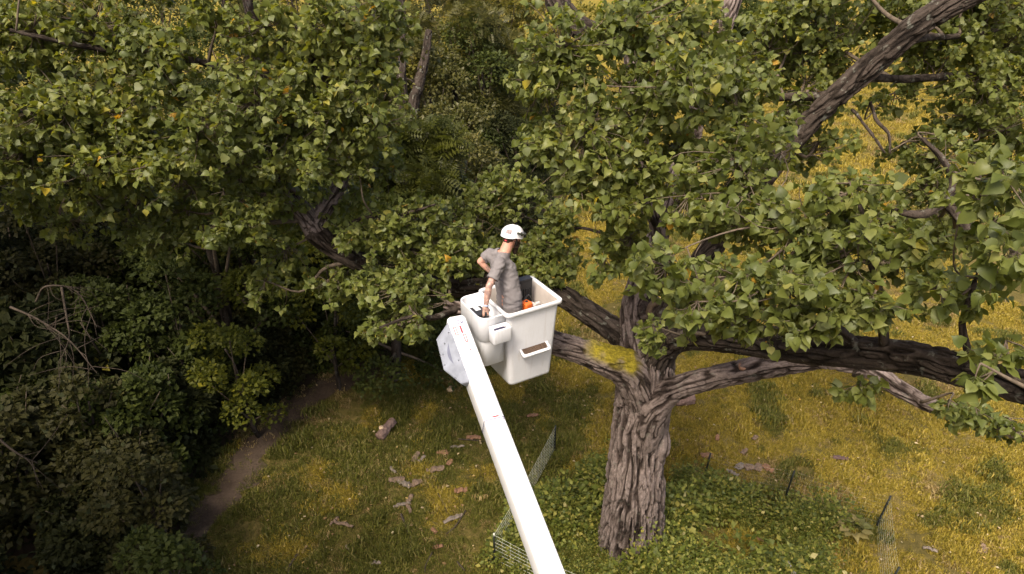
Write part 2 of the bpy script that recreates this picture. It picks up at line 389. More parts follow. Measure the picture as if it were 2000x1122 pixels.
scatter('grass', np.c_[gx, gy, gz(gx, gy)], RNG.uniform(0, 6.28, len(gx)), sc, idx, tufts, 0.12)

# ------------------------------------------------------------------ leaf templates
def tmpl_delta(fold=0.18, curl=0.25, seed=0):
    r = np.random.default_rng(seed); w = lambda: r.uniform(0.9, 1.1)
    mid = [(0, 0), (0, .24), (0, .50), (0, .76), (0, 1.0)]
    L = [(-.20 * w(), -.07), (-.45 * w(), .07), (-.50 * w(), .30), (-.36 * w(), .58), (-.12 * w(), .83)]
    R = [(-x * w(), y) for x, y in L]
    P = mid + L + R; V = []
    for x, y in P: V.append((x, y, fold * abs(x) ** 1.3 - curl * max(0, y - .15) ** 2 + r.normal(0, 0.035)))
    V += [(-.016, -.02, .0), (.016, -.02, 0), (.012, -.62, -.02), (-.012, -.62, -.02)]     # petiole
    F = [(0, 1, 6, 5), (1, 2, 7, 6), (2, 3, 8, 7), (3, 4, 9, 8), (1, 0, 10, 11), (2, 1, 11, 12), (3, 2, 12, 13), (4, 3, 13, 14), (15, 16, 17, 18)]
    return np.array(V, float), np.array(F)
DELTA = [tmpl_delta(0.18, 0.25, 1), tmpl_delta(0.40, 0.5, 2), tmpl_delta(-0.15, 0.15, 3), tmpl_delta(0.7, 0.6, 4)]
def tmpl_small():
    V = [(0, 0, 0), (-.34, .42, .07), (0, .5, -.02), (.34, .42, .07), (0, 1, -.10)]
    return np.array(V, float), np.array([(0, 2, 1), (0, 3, 2), (1, 2, 4), (2, 3, 4)])
def tmpl_pinnate(n=6, w=.13, l=.42):
    V = []; F = []
    for k in range(n):
        y = .12 + .8 * k / (n - 1); ll = l * (1 - .55 * abs(k / (n - 1) - .35)); z = -.30 * y * y
        for s in (-1, 1):
            b = len(V); V += [(0, y, z), (s * ll * .5, y + .13 * ll - w / 2, z + .0), (s * ll, y + .3 * ll, z - .10 * ll), (s * ll * .5, y + .13 * ll + w / 2, z)]
            F.append((b, b + 1, b + 2, b + 3) if s > 0 else (b, b + 3, b + 2, b + 1))
    return np.array(V, float), np.array(F)
def unit(v): return v / (np.linalg.norm(v, axis=-1, keepdims=True) + 1e-12)
def leaves_np(G, T, P, A, N, S, rnd):
    """place template T at points P, long axis A, upper side N, size S"""
    TV, TF = T; A = unit(A); B = unit(np.cross(A, N)); N = np.cross(B, A)
    V = P[:, None] + S[:, None, None] * (TV[None, :, 0:1] * B[:, None] + TV[None, :, 1:2] * A[:, None] + TV[None, :, 2:3] * N[:, None])
    n, k = len(P), len(TV)
    F = (TF[None] + (np.arange(n) * k)[:, None, None]).reshape(-1, TF.shape[1])
    G.add(V.reshape(-1, 3), F, rnd=np.repeat(rnd, k))

# ------------------------------------------------------------------ bark
def bark_tube(C_pts, radii, nr, step, amp, fx=9.0, fz=1.7, seed=0, flare=None, moss=None, lumps=0.05, smoothtop=False):
    P = np.asarray(C_pts, float); ln = np.sum(np.linalg.norm(np.diff(P, axis=0), axis=1)); n = max(6, int(ln / step))
    C = catmull(P, n); R = np.interp(np.linspace(0, 1, n), np.linspace(0, 1, len(radii)), radii)
    R = np.convolve(np.pad(R, 6, mode='edge'), np.ones(13) / 13, 'valid') if n > 30 else R
    s = np.r_[0, np.cumsum(np.linalg.norm(np.diff(C, axis=0), axis=1))]
    V, d, th = tube_np(C, R, nr)
    rr = R[:, None] * np.ones(nr)[None]; S = s[:, None] * np.ones(nr)[None]
    Q = np.stack([rr * np.cos(th)[None], rr * np.sin(th)[None], S], -1).reshape(-1, 3)
    wob = np.stack([vnoise(Q * [3, 3, 3.2], seed + 1), vnoise(Q * [3, 3, 3.2], seed + 2), 0 * Q[:, 0]], 1)
    q = Q * [fx, fx, fz] + wob * 0.55 + seed * 3.1
    a = np.abs(vnoise(q, seed + 3)); a2 = np.abs(vnoise(q * [1.9, 1.9, 2.3] + 7, seed + 4))
    h = sstep(0.05, 0.30, a) * (0.62 + .12 * vnoise(Q * [6, 6, 2], seed + 12)) + sstep(0.04, 0.22, a2) * 0.30
    h += 0.14 * vnoise(Q * [30, 30, 9], seed + 8) + .10 * vnoise(Q * [60, 60, 22], seed + 9)
    big = fbm(Q * [1.6, 1.6, 0.9] + seed, 2, seed + 5)
    disp = amp * (h - 0.65) + lumps * big * np.repeat(R, nr)
    if flare is not None: disp = disp + flare(np.repeat(s, nr), np.tile(th, n)) 
    V = V.reshape(-1, 3) + d.reshape(-1, 3) * disp[:, None]
    ms = np.zeros(len(V))
    if moss is not None: ms = moss(V, d.reshape(-1, 3)); V = V + d.reshape(-1, 3) * (ms * 0.02)[:, None]
    F = grid_faces(n, nr); caps = np.array([list(range(nr))[::-1], [(n - 1) * nr + k for k in range(nr)]])
    me = mesh_np('bark', V, [F, caps], True, {'bark': np.clip(h, 0, 1), 'moss': ms}); return me, C, R

# ------------------------------------------------------------------ the big cottonwood
tree = empty('cottonwood_tree', (TR[0], TR[1], 0), 'huge old cottonwood with thick furrowed trunk and limbs spreading across the whole picture', 'tree')
SAMP = []         # (point, radius) along limbs, for joining branches
def inv(o, parent): o.parent = parent; o.matrix_parent_inverse = Matrix.Translation(-Vector(parent.location)); return o
def limb(name, pts, radii, nr, step, amp, mt='bark', **kw):
    P = [at(*p) for p in pts]
    me, C, R = bark_tube(P, radii, nr, step, amp, **kw)
    o = inv(obj(name, me, M[mt]), tree)
    for k in range(0, len(C), max(1, len(C) // 40)): SAMP.append((C[k], R[k]))
    return o, C
def trunk_flare(s, th):
    return 0.16 * np.exp(-s / 0.45) * (0.55 + 0.45 * np.cos(th * 5 + 0.8)) + 0.06 * np.exp(-s / 1.6)
tb = gp(1232, 1060); tb[2] = -0.15
tp = [tb, at(1240, 960, 11.62), at(1244, 880, 11.2), at(1254, 800, 10.8), at(1262, 740, 10.5), at(1263, 705, 10.4), at(1262, 680, 10.35)]
me, C, R = bark_tube(tp, [0.53, 0.45, 0.41, 0.395, 0.40, 0.39, 0.32], 440, 0.012, 0.105, 16.5, 1.25, 3, trunk_flare, lumps=0.09)
inv(obj('trunk', me, M['bark']), tree)
# burl on the right side of the trunk and the healed knot with its hole
def moss_l1(V, d):
    p, q, dep = proj(V); n = vnoise(V * 7, 77)
    return np.clip(sstep(-0.1, 0.55, d[:, 2]) * sstep(1135, 1165, p) * sstep(1262, 1225, p) * (1.15 + 1.3 * n), 0, 1)
limb('limb', [(1258, 830, 10.85), (1250, 765, 10.42), (1225, 722, 10.15), (1185, 705, 9.98), (1140, 688, 9.85), (1085, 670, 9.75), (1000, 640, 9.75), (930, 612, 9.8), (870, 598, 9.9)],
     [0.26, 0.30, 0.27, 0.215, 0.18, 0.165, 0.145, 0.12, 0.08], 150, 0.016, 0.045, 'bark', seed=11, fx=16, fz=3.0, moss=moss_l1)
limb('limb', [(1262, 770, 10.7), (1252, 705, 10.5), (1225, 665, 10.55), (1185, 635, 10.65), (1140, 605, 10.8), (1090, 576, 10.9), (1000, 552, 11.0), (880, 560, 10.8), (770, 550, 10.5), (700, 510, 10.25), (645, 480, 10.1), (612, 448, 10.0)],
     [0.30, 0.29, 0.22, 0.185, 0.175, 0.17, 0.18, 0.165, 0.15, 0.14, 0.14, 0.17], 130, 0.018, 0.04, 'bark_dark', seed=15, fx=16, fz=3.0)
limb('limb', [(618, 455, 10.02), (600, 425, 9.95), (572, 392, 9.85), (548, 355, 9.75), (535, 290, 9.6), (520, 180, 9.4), (500, 60, 9.2), (470, -80, 9.0), (440, -260, 8.8)],
     [0.16, 0.14, 0.125, 0.115, 0.105, 0.10, 0.09, 0.08, 0.06], 80, 0.022, 0.03, 'bark', seed=19, fx=20, fz=4.2)
limb('limb', [(608, 455, 10.0), (625, 420, 10.0), (652, 385, 10.05), (668, 345, 10.1), (684, 270, 10.1), (705, 170, 10.1), (735, 40, 10.0), (760, -120, 9.9)],
     [0.14, 0.125, 0.11, 0.10, 0.09, 0.085, 0.075, 0.06], 80, 0.022, 0.03, 'bark', seed=23, fx=20, fz=4.2)
limb('limb', [(1258, 800, 10.75), (1252, 700, 10.42), (1243, 640, 10.42), (1240, 590, 10.45), (1268, 505, 10.5), (1303, 420, 10.6), (1325, 340, 10.7), (1358, 240, 10.85), (1386, 130, 11.0), (1432, 0, 11.2), (1470, -140, 11.4)],
     [0.36, 0.33, 0.25, 0.19, 0.165, 0.15, 0.145, 0.145, 0.14, 0.13, 0.10], 120, 0.02, 0.04, 'bark', seed=29, fx=16, fz=3.0)
limb('limb', [(1300, 520, 10.4), (1285, 450, 10.1), (1262, 340, 9.8), (1245, 220, 9.5), (1228, 90, 9.2), (1215, -60, 9.0)],
     [0.13, 0.11, 0.10, 0.09, 0.08, 0.06], 60, 0.025, 0.03, 'bark', seed=31, fx=20, fz=4.2)
limb('limb', [(1262, 800, 10.7), (1272, 715, 10.35), (1300, 665, 10.0), (1350, 652, 9.5), (1450, 662, 8.5), (1590, 682, 7.3), (1750, 695, 6.4), (1880, 722, 5.75), (2000, 757, 5.25), (2160, 810, 4.6), (2350, 880, 4.1)],
     [0.32, 0.32, 0.27, 0.22, 0.19, 0.165, 0.15, 0.135, 0.12, 0.11, 0.10], 150, 0.018, 0.045, 'bark_dark', seed=37, fx=16, fz=3.0)
limb('limb', [(1258, 870, 10.95), (1272, 805, 10.45), (1300, 770, 10.12), (1340, 752, 9.85), (1400, 737, 9.6), (1480, 720, 9.3), (1560, 706, 9.0), (1620, 703, 8.8), (1700, 722, 8.6), (1760, 762, 8.5), (1830, 797, 8.4), (1910, 815, 8.2), (2010, 858, 7.9), (2150, 910, 7.6)],
     [0.25, 0.27, 0.205, 0.165, 0.155, 0.16, 0.145, 0.125, 0.11, 0.10, 0.085, 0.075, 0.06, 0.04], 110, 0.018, 0.04, 'bark', seed=41, fx=16, fz=3.0)
limb('limb', [(1262, 780, 10.55), (1280, 680, 10.2), (1318, 595, 9.92), (1400, 470, 9.5), (1515, 318, 9.0), (1580, 240, 8.75), (1640, 182, 8.5), (1700, 130, 8.3), (1790, 52, 8.05), (1890, -8, 7.8), (2050, -70, 7.4)],
     [0.28, 0.26, 0.19, 0.15, 0.125, 0.13, 0.135, 0.142, 0.145, 0.14, 0.12], 140, 0.018, 0.045, 'bark_dark', seed=43, fx=16, fz=3.0)
limb('limb', [(1386, 150, 11.0), (1260, 90, 11.4), (1150, 62, 11.8), (1105, 30, 12.0), (1080, -20, 12.1), (1070, -120, 12.2)],
     [0.16, 0.17, 0.18, 0.20, 0.19, 0.16], 80, 0.03, 0.04, 'bark_dark', seed=47, fx=16, fz=3.0)
for pts, rr in [([(1660, 175, 8.5), (1600, 188, 8.8), (1530, 190, 9.0), (1470, 200, 9.1)], [.06, .055, .05, .03]),
                ([(1690, 150, 8.4), (1760, 155, 8.9), (1850, 150, 9.3), (1960, 148, 9.6), (2100, 150, 9.8)], [.05, .05, .05, .045, .04]),
                ([(1770, 80, 8.1), (1830, 72, 8.6), (1850, 73, 8.9), (1950, 60, 9.3)], [.05, .04, .04, .03]),
                ([(1700, 200, 8.8), (1712, 235, 8.7), (1735, 262, 8.6), (1738, 300, 8.6)], [.022, .02, .016, .012]),
                ([(1665, 215, 8.6), (1690, 245, 8.3), (1712, 275, 8.2), (1728, 300, 8.2)], [.02, .018, .015, .01]),
                ([(1900, 720, 5.7), (1880, 640, 5.5), (1895, 580, 5.4), (1908, 540, 5.3)], [.035, .028, .022, .015]),
                ([(1690, 690, 6.8), (1600, 600, 6.4), (1560, 500, 6.2), (1530, 420, 6.1)], [.05, .04, .03, .015]),
                ([(1730, 690, 6.5), (1720, 600, 6.0), (1700, 500, 5.7), (1680, 400, 5.6)], [.05, .04, .03, .015]),
                ([(1850, 400, 8.2), (1862, 355, 8.2), (1840, 310, 8.3), (1800, 270, 8.4)], [.05, .045, .035, .02]),
                ([(1900, 460, 8.0), (1850, 400, 8.2), (1800, 420, 8.2), (1740, 412, 8.3)], [.07, .06, .05, .03]),
                ([(1165, 330, 9.0), (1150, 280, 8.3), (1140, 200, 7.8), (1130, 120, 7.5)], [.03, .028, .022, .012]),
                ([(1300, 470, 10.5), (1240, 380, 9.2), (1180, 330, 8.8), (1120, 300, 8.4)], [.05, .04, .03, .02]),
                ([(640, 100, 9.2), (610, 40, 9.1), (615, -40, 9.0), (620, -100, 9.0)], [.05, .045, .04, .03]),
                ([(700, 260, 10.1), (672, 130, 9.6), (640, 95, 9.2), (590, 150, 8.9)], [.05, .045, .04, .02]),
                ([(545, 340, 9.7), (430, 300, 9.6), (300, 290, 9.5), (120, 240, 9.4), (0, 200, 9.2), (-120, 170, 9.0)], [.09, .085, .08, .075, .07, .06]),
                ([(525, 200, 9.4), (420, 130, 9.0), (300, 110, 8.6), (160, 90, 8.3), (20, 60, 8.1)], [.06, .05, .04, .035, .02]),
                ([(640, 470, 10.1), (700, 430, 9.8), (780, 420, 9.6), (850, 400, 9.5)], [.04, .03, .02, .012]),
                ([(900, 600, 9.9), (850, 620, 9.4), (800, 620, 9.1), (740, 640, 9.0)], [.06, .04, .03, .015]),
                ([(1240, 480, 10.7), (1150, 448, 10.8), (1080, 446, 11.0), (1020, 420, 11.0)], [.03, .025, .02, .012])]:
    me, C, R = bark_tube([at(*p) for p in pts], rr, 18, 0.03, 0.012, 22, 6, seed=random.randrange(1, 90))
    inv(obj('branch', me, M['bark_dark']), tree)
    for k in range(0, len(C), max(1, len(C) // 14)): SAMP.append((C[k], R[k]))
# knot hole
hc = at(1284, 612, 10.02); hd = unit(np.array([0.10, -0.80, 0.35]))
me, C, R = bark_tube([hc - hd * 0.45, hc - hd * 0.2, hc - hd * 0.05, hc + hd * 0.02], [0.26, 0.20, 0.15, 0.12], 60, 0.02, 0.03, seed=51)
inv(obj('knot_collar', me, M['bark']), tree)
G = Geo(); th = np.linspace(0, 2 * np.pi, 40, endpoint=False)
T, N, B = frames(np.array([hc, hc + hd * .1]))
rings = []
for r_, z_ in ((.17, -.03), (.165, .03), (.14, .062), (.105, .055), (.085, .0), (.07, -.12), (.03, -.22)):
    rr = r_ * (1 + 0.12 * np.cos(2 * th + .4) + 0.05 * np.sin(5 * th))
    rings.append(hc + hd * z_ + rr[:, None] * (np.cos(th)[:, None] * N[0] + np.sin(th)[:, None] * B[0]))
G.add(np.concatenate(rings), [grid_faces(len(rings), 40), np.array([[6 * 40 + k for k in range(40)]])])
m_knot = plain('knot_wood', (0.12, 0.085, 0.055), 0.9, 0.1, 0.35, 16, bmp=0.5)
inv(obj('knot_hole', G.mesh('knot_hole'), m_knot), tree)
# sawn branch stub on the lower right limb
me, C, R = bark_tube([at(1452, 740, 9.45), at(1450, 722, 9.35), at(1451, 714, 9.28)], [.07, .065, .06], 30, .02, .012, seed=60)
inv(obj('branch_stub', me, plain('cut_wood', (0.33, 0.19, 0.12), 0.85, 0.15, 0.2, 30)), tree)
# burl
me, C, R = bark_tube([at(1288, 905, 11.1), at(1292, 878, 10.88), at(1292, 850, 10.78), at(1288, 820, 10.8)], [.05, .13, .12, .05], 60, .015, .05, seed=63)
inv(obj('burl', me, M['bark']), tree)

# --- crown: px, py, depth, rx, ry (photo pixels), depth spread, leaves
CL = []
def cl(l, dep, rd, dens):
    for (x, y, rx, ry) in l: CL.append((x, y, dep + random.uniform(-.25, .25), rx, ry, rd, dens))
cl([(1100, 110, 95, 90), (1225, 60, 100, 70), (1040, 165, 42, 50), (1145, 270, 100, 100), (1265, 190, 80, 110), (1190, 400, 60, 60), (1060, 290, 50, 45), (1250, 350, 70, 80), (1130, 370, 50, 50), (1310, 60, 60, 50)], 7.7, 0.55, 1.0)
cl([(1345, 170, 60, 70), (1430, 190, 70, 80), (1490, 270, 70, 60), (1420, 320, 90, 70), (1345, 400, 60, 60), (1450, 430, 100, 70)], 7.0, 0.5, 1.0)
cl([(1560, 430, 90, 80), (1650, 380, 70, 70), (1300, 540, 80, 60), (1420, 560, 100, 75), (1540, 560, 100, 80), (1640, 500, 90, 90), (1700, 600, 80, 50), (1770, 500, 60, 80), (1360, 610, 60, 45), (1480, 635, 75, 35), (1600, 640, 65, 35)], 5.9, 0.45, 1.0)
cl([(1275, 650, 28, 42)], 8.6, 0.2, 1.0)
cl([(1675, 765, 36, 26)], 6.6, 0.15, 1.4)
cl([(1950, 370, 55, 70), (1975, 520, 55, 80), (1930, 460, 40, 60), (1955, 690, 50, 40), (1905, 735, 30, 22), (2050, 450, 60, 160), (2060, 640, 60, 80), (1900, 400, 40, 45)], 4.5, 0.35, 0.62)
cl([(1880, 580, 40, 50), (1820, 580, 40, 50)], 5.4, 0.3, 0.8)
cl([(1600, 60, 90, 70), (1530, 30, 70, 50), (1760, 40, 60, 35), (1860, 60, 100, 70), (1920, 170, 90, 65), (1960, 270, 70, 70), (1835, 310, 55, 45), (1880, 390, 70, 50), (1745, 195, 50, 22), (1590, 190, 60, 50), (1985, 60, 60, 60), (1800, 430, 60, 40), (1560, 120, 60, 45), (1860, 470, 60, 50), (1700, 30, 60, 40), (1480, 90, 60, 60), (1640, 120, 45, 45), (1800, 130, 60, 35), (1900, 30, 80, 40), (1950, 110, 70, 60), (1900, 240, 60, 40), (1540, 230, 50, 45), (1600, 290, 45, 40), (1780, 290, 40, 30), (1960, 360, 50, 60), (1820, 370, 50, 40)], 9.4, 0.9, 1.0)
cl([(1900, 810, 60, 22), (1960, 830, 50, 25), (1850, 795, 30, 14)], 8.0, 0.25, 1.3)
cl([(50, 70, 100, 85), (190, 55, 100, 75), (310, 130, 85, 90), (110, 210, 110, 85), (250, 240, 95, 75), (390, 255, 85, 70), (505, 210, 80, 80), (520, 70, 75, 70), (610, 130, 80, 80), (665, 45, 80, 60), (735, 120, 65, 80), (760, 45, 50, 50), (570, 265, 80, 60), (660, 230, 75, 70), (730, 235, 60, 55), (330, 330, 85, 45), (185, 325, 90, 50), (50, 305, 90, 55), (470, 325, 75, 45), (610, 320, 70, 45), (410, 30, 50, 40)], 8.7, 0.7, 1.15)
cl([(185, 395, 38, 34), (200, 370, 50, 40), (440, 400, 50, 40), (480, 445, 60, 45), (520, 390, 50, 40), (690, 310, 40, 35), (420, 455, 40, 30)], 9.2, 0.3, 1.0)
cl([(690, 460, 45, 35), (760, 445, 65, 45), (830, 425, 60, 50), (800, 500, 70, 50), (860, 500, 60, 50)], 9.8, 0.4, 1.1)
cl([(785, 570, 70, 50), (870, 590, 60, 50), (745, 640, 42, 35), (820, 630, 55, 40), (860, 670, 45, 22), (715, 560, 40, 40)], 9.5, 0.35, 1.15)
cl([(905, 430, 50, 50), (960, 385, 55, 50), (1060, 480, 55, 55), (1110, 520, 35, 45), (1000, 370, 60, 40), (960, 520, 60, 40), (1090, 430, 40, 40), (1050, 540, 50, 35), (900, 510, 50, 50)], 11.0, 0.5, 1.1)
cl([(40, 380, 60, 50), (140, 440, 50, 40), (330, 470, 50, 40), (250, 440, 40, 40), (560, 500, 45, 45), (640, 560, 40, 40), (520, 560, 40, 40), (380, 380, 60, 50), (90, 385, 70, 40), (280, 395, 60, 45), (350, 420, 50, 40), (570, 425, 50, 45), (640, 400, 45, 40), (300, 300, 120, 60), (60, 250, 110, 60), (520, 330, 90, 50), (700, 380, 50, 40), (760, 330, 50, 50)], 10.2, 0.6, 0.55)
cl([(1370, 60, 60, 60), (1400, 130, 60, 50), (1330, 290, 60, 60), (1230, 480, 60, 50), (1180, 520, 40, 40), (1700, 440, 80, 60), (1480, 170, 50, 50), (1320, 130, 50, 60)], 8.3, 0.5, 0.8)
# crown above and beside the frame (shades the woods at left)
cl([(-150, 120, 130, 110), (-120, 300, 100, 90), (60, -110, 120, 90), (260, -120, 120, 90), (450, -130, 110, 90), (640, -120, 110, 80), (160, -300, 140, 110), (420, -320, 150, 110), (-120, -140, 140, 120), (640, -320, 140, 100)], 8.6, 0.9, 1.1)
cl([(2120, 120, 90, 90), (2120, 300, 90, 90), (1900, -90, 120, 70), (1650, -90, 120, 70), (1250, -90, 110, 60)], 8.5, 0.9, 0.6)
SP_P = np.array([s[0] for s in SAMP]); SP_R = np.array([s[1] for s in SAMP])
LP, LA, LN, LS, LR = [], [], [], [], []
TW = Geo()
rg = np.random.default_rng(5)
for (px, py, dep, rx, ry, rd, dens) in CL:
    C0 = at(px, py, dep); ax = rx * dep / FPX; ay = ry * dep / FPX
    leafpx2 = (0.074 * FPX / dep) ** 2 * 0.36
    nl = int(dens * 2.75 * math.pi * rx * ry / leafpx2); nt_ = max(4, nl // 12)
    e_x = np.array([1.0, 0, 0]); e_up = np.array([0, SP, CP]); e_d = np.array([0, CP, -SP])
    # parent branch: nearest limb point below/behind
    dd = np.linalg.norm(SP_P - C0, axis=1) + np.where(SP_P[:, 2] > C0[2] + 0.3, 0.8, 0); k = int(np.argmin(dd)); A0 = SP_P[k]
    L0 = np.linalg.norm(A0 - C0)
    if L0 > 0.25:
        side_ = rg.normal(0, 0.10 * L0, (2, 3)); up_ = np.array([0, 0, 0.12 * L0])
        bp = [A0, A0 + (C0 - A0) * .35 + side_[0] - up_ * .3, A0 + (C0 - A0) * .7 + side_[1] + up_ * .3, C0 + np.array([0, 0, .1])]
        r0 = min(SP_R[k] * 0.6, 0.016 + 0.014 * L0)
        Gb = Geo(); thin_tube(Gb, bp, [r0, r0 * .75, r0 * .5, .007], 7, 14)
        inv(obj('branch', Gb.mesh('branch'), M['twig']), tree); BC = catmull(bp, 12)[4:]
    else: BC = np.array([C0, C0 + [0.02, 0, .1]])
    # twig tips in the ellipsoid
    q = rg.normal(size=(nt_, 3)); q = unit(q) * (rg.uniform(size=(nt_, 1)) ** 0.45)
    q = q * (1 + 0.60 * vnoise(unit(q) * 2.1 + px * .37, 9))[:, None] * np.where(rg.uniform(size=(nt_, 1)) < .12, 1.35, 1)
    tips = C0 + q[:, :1] * ax * e_x + q[:, 1:2] * ay * e_up + q[:, 2:] * rd * e_d
    for tpnt in tips:
        if -1.2 < tpnt[0] < .95 and 6.2 < tpnt[1] < 8.6 and tpnt[2] < 7.3: continue
        bi = int(np.argmin(np.linalg.norm(BC - tpnt, axis=1))); b0 = BC[bi]; L = np.linalg.norm(tpnt - b0)
        mid = b0 + (tpnt - b0) * 0.55 + rg.normal(0, 0.06 * L + .01, 3) + [0, 0, -0.06 * L]
        thin_tube(TW, [b0, mid, tpnt], [0.0065, 0.0045, 0.0022], 4, 6, rnd=0.5)
        m = rg.integers(8, 17); d_t = unit(tpnt - mid)
        t = np.sort(1 - np.abs(rg.normal(0, 0.30, m))); pos = mid + (tpnt - mid) * np.clip(t, -.2, 1)[:, None]
        ang = np.arange(m) * 2.4 + rg.uniform(0, 6.28)
        u1 = unit(np.cross(d_t, [0.1, 0.2, 1.0])); u2 = np.cross(d_t, u1)
        outw = np.cos(ang)[:, None] * u1 + np.sin(ang)[:, None] * u2
        ax_ = unit(outw * 0.9 + d_t * 0.45 + rg.normal(0, .35, (m, 3)) + np.array([0, 0, -0.40]))
        s_ = np.clip(rg.normal(0.070, 0.021, m), .028, .112)
        s_ = s_ * (1.08 if dep < 5 else 1.0)
        nn = np.array([0.05, -0.35, 0.85]) + outw * 0.35 + rg.normal(0, 0.78, (m, 3))
        LP.append(pos + ax_ * s_[:, None] * 0.62); LA.append(ax_); LN.append(nn); LS.append(s_)
        LR.append(np.clip(rg.beta(2.2, 2.4, m) + (rg.uniform(size=m) < 0.004) * 0.9, 0, 1))
LP = np.concatenate(LP); LA = np.concatenate(LA); LN = np.concatenate(LN); LS = np.concatenate(LS); LR = np.concatenate(LR)
# drop leaves that would sit inside the bucket, the boom or the worker's space
px_, py_, dp_ = proj(LP)
clash = (LP[:, 0] > -1.1) & (LP[:, 0] < 0.85) & (LP[:, 1] > 6.3) & (LP[:, 1] < 8.55) & (LP[:, 2] < 7.2)
okk = ~clash
LP, LA, LN, LS, LR = LP[okk], LA[okk], LN[okk], LS[okk], LR[okk]
px_, py_, dp_ = proj(LP); big = np.where((px_ > 10) & (px_ < 1990) & (py_ > 10) & (py_ < 1110), LS / dp_, 0)
order = np.argsort(-big); near = order[:300]; rest = order[300:]
CR = Geo(); which = rg.integers(0, 4, len(LP))
for v in range(4):
    ii = rest[which[rest] == v]; leaves_np(CR, DELTA[v], LP[ii], LA[ii], LN[ii], LS[ii], LR[ii])
print('cottonwood leaves', len(LP))
tag(inv(obj('crown', CR.mesh('crown'), M['cotton_leaf']), tree), kind='stuff')
tag(inv(obj('twigs', TW.mesh('twigs'), M['twig']), tree), kind='stuff')
LEAFM = {}
for i in near:
    v = int(which[i]); c = int(LR[i] * 11.99)
    if (v, c) not in LEAFM:
        Vt, Ft = DELTA[v]; me = mesh_np('leaf', Vt, Ft, True, {'rnd': np.full(len(Vt), (c + .5) / 12)}); me.materials.append(M['cotton_leaf']); LEAFM[v, c] = me
    a = unit(LA[i]); b_ = unit(np.cross(a, LN[i])); n_ = np.cross(b_, a)
    o = obj('leaf', LEAFM[v, c]); s_ = LS[i]
    mw = Matrix(((b_[0] * s_, a[0] * s_, n_[0] * s_, LP[i][0]), (b_[1] * s_, a[1] * s_, n_[1] * s_, LP[i][1]), (b_[2] * s_, a[2] * s_, n_[2] * s_, LP[i][2]), (0, 0, 0, 1)))
    o.parent = tree; o.matrix_parent_inverse = Matrix.Translation(-Vector(tree.location)); o.matrix_basis = mw

# ------------------------------------------------------------------ woods: crown builder
def crown_np(seed, lobes, n, T, size, mt, droop=0.25, shell=0.55, squash=0.75):
    """lobes: list of centre, radius"""
    r = np.random.default_rng(seed); G = Geo(); tot = sum(q[1] ** 2 for q in lobes)
    for c, rad in lobes:
        k = int(n * rad ** 2 / tot); q = unit(r.normal(size=(k, 3)))
        q[:, 2] = np.where(q[:, 2] < -0.3, -q[:, 2], q[:, 2])
        lump = 1 + 0.22 * fbm(q * 2.6 + seed + np.array(c), 2, seed)
        rr = rad * lump * (shell + (1 - shell) * r.uniform(size=k) ** 0.5)
        P = np.array(c) + q * rr[:, None] * [1, 1, squash]
        A = unit(q * 0.8 + r.normal(0, .6, (k, 3)) + [0, 0, -droop]); N = q * 0.5 + [0, 0, .75] + r.normal(0, .45, (k, 3))
        leaves_np(G, T, P, A, N, size * r.uniform(.6, 1.3, k), np.clip(r.beta(2, 2.4, k) * (0.7 + 0.45 * vnoise(P * .9, seed + 4)) , 0, 1))
    me = G.mesh('crown'); me.materials.append(mt); return me
def lobes_for(seed, R, H, n, rmin=.35, rmax=.55, base=0.3):
    r = np.random.default_rng(seed); L = []
    for k in range(n):
        a = k * 2.4 + r.uniform(-.4, .4); t = (k + .5) / n; z = H * (base + (1 - base) * t) - R * .25
        rr = R * (0.75 * math.sqrt(max(0.05, 1 - ((t - .35) / .75) ** 2))) * r.uniform(.5, 1)
        L.append(((rr * math.cos(a), rr * math.sin(a), z), R * r.uniform(rmin, rmax)))
    return L
def stems_mesh(seed, H, n, R, r0):
    r = np.random.default_rng(seed); G = Geo()
    for k in range(n):
        a = k * 6.28 / n + r.uniform(-.4, .4); d = np.array([math.cos(a), math.sin(a), 0]); s = r.uniform(.35, .8) * R
        thin_tube(G, [d * .05 + [0, 0, -.1], d * s * .3 + [0, 0, H * .35], d * s * .7 + r.normal(0, .08, 3) + [0, 0, H * .65], d * s + [0, 0, H * .88]], [r0, r0 * .8, r0 * .5, r0 * .2], 6, 12)
    me = G.mesh('stems'); me.materials.append(M['twig']); return me
SMALL = tmpl_small(); PIN = tmpl_pinnate()
shrub_kinds = []
for k in range(5):
    R_, H_ = 1.35, 2.1 + .25 * k
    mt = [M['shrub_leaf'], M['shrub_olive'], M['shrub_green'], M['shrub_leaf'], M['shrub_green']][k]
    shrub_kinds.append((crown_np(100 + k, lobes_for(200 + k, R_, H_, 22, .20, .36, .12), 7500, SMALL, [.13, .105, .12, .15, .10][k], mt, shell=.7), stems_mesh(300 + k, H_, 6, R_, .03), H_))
def place_shrub(kind, x, y, s, rz, label, group, name='thicket_shrub', cat='shrub'):
    cm, sm, H_ = shrub_kinds[kind]
    t = empty(name, (x, y, float(gz(x, y)[0])), label, cat, group, rz)
    t.scale = (s, s, s * random.uniform(.88, 1.12))
    obj('foliage', cm, None, t); obj('stem', sm, None, t); return t
ORD = ['nearest', 'second', 'third', 'fourth', 'fifth', 'sixth', 'seventh', 'eighth', 'ninth', 'tenth', 'eleventh', 'twelfth']
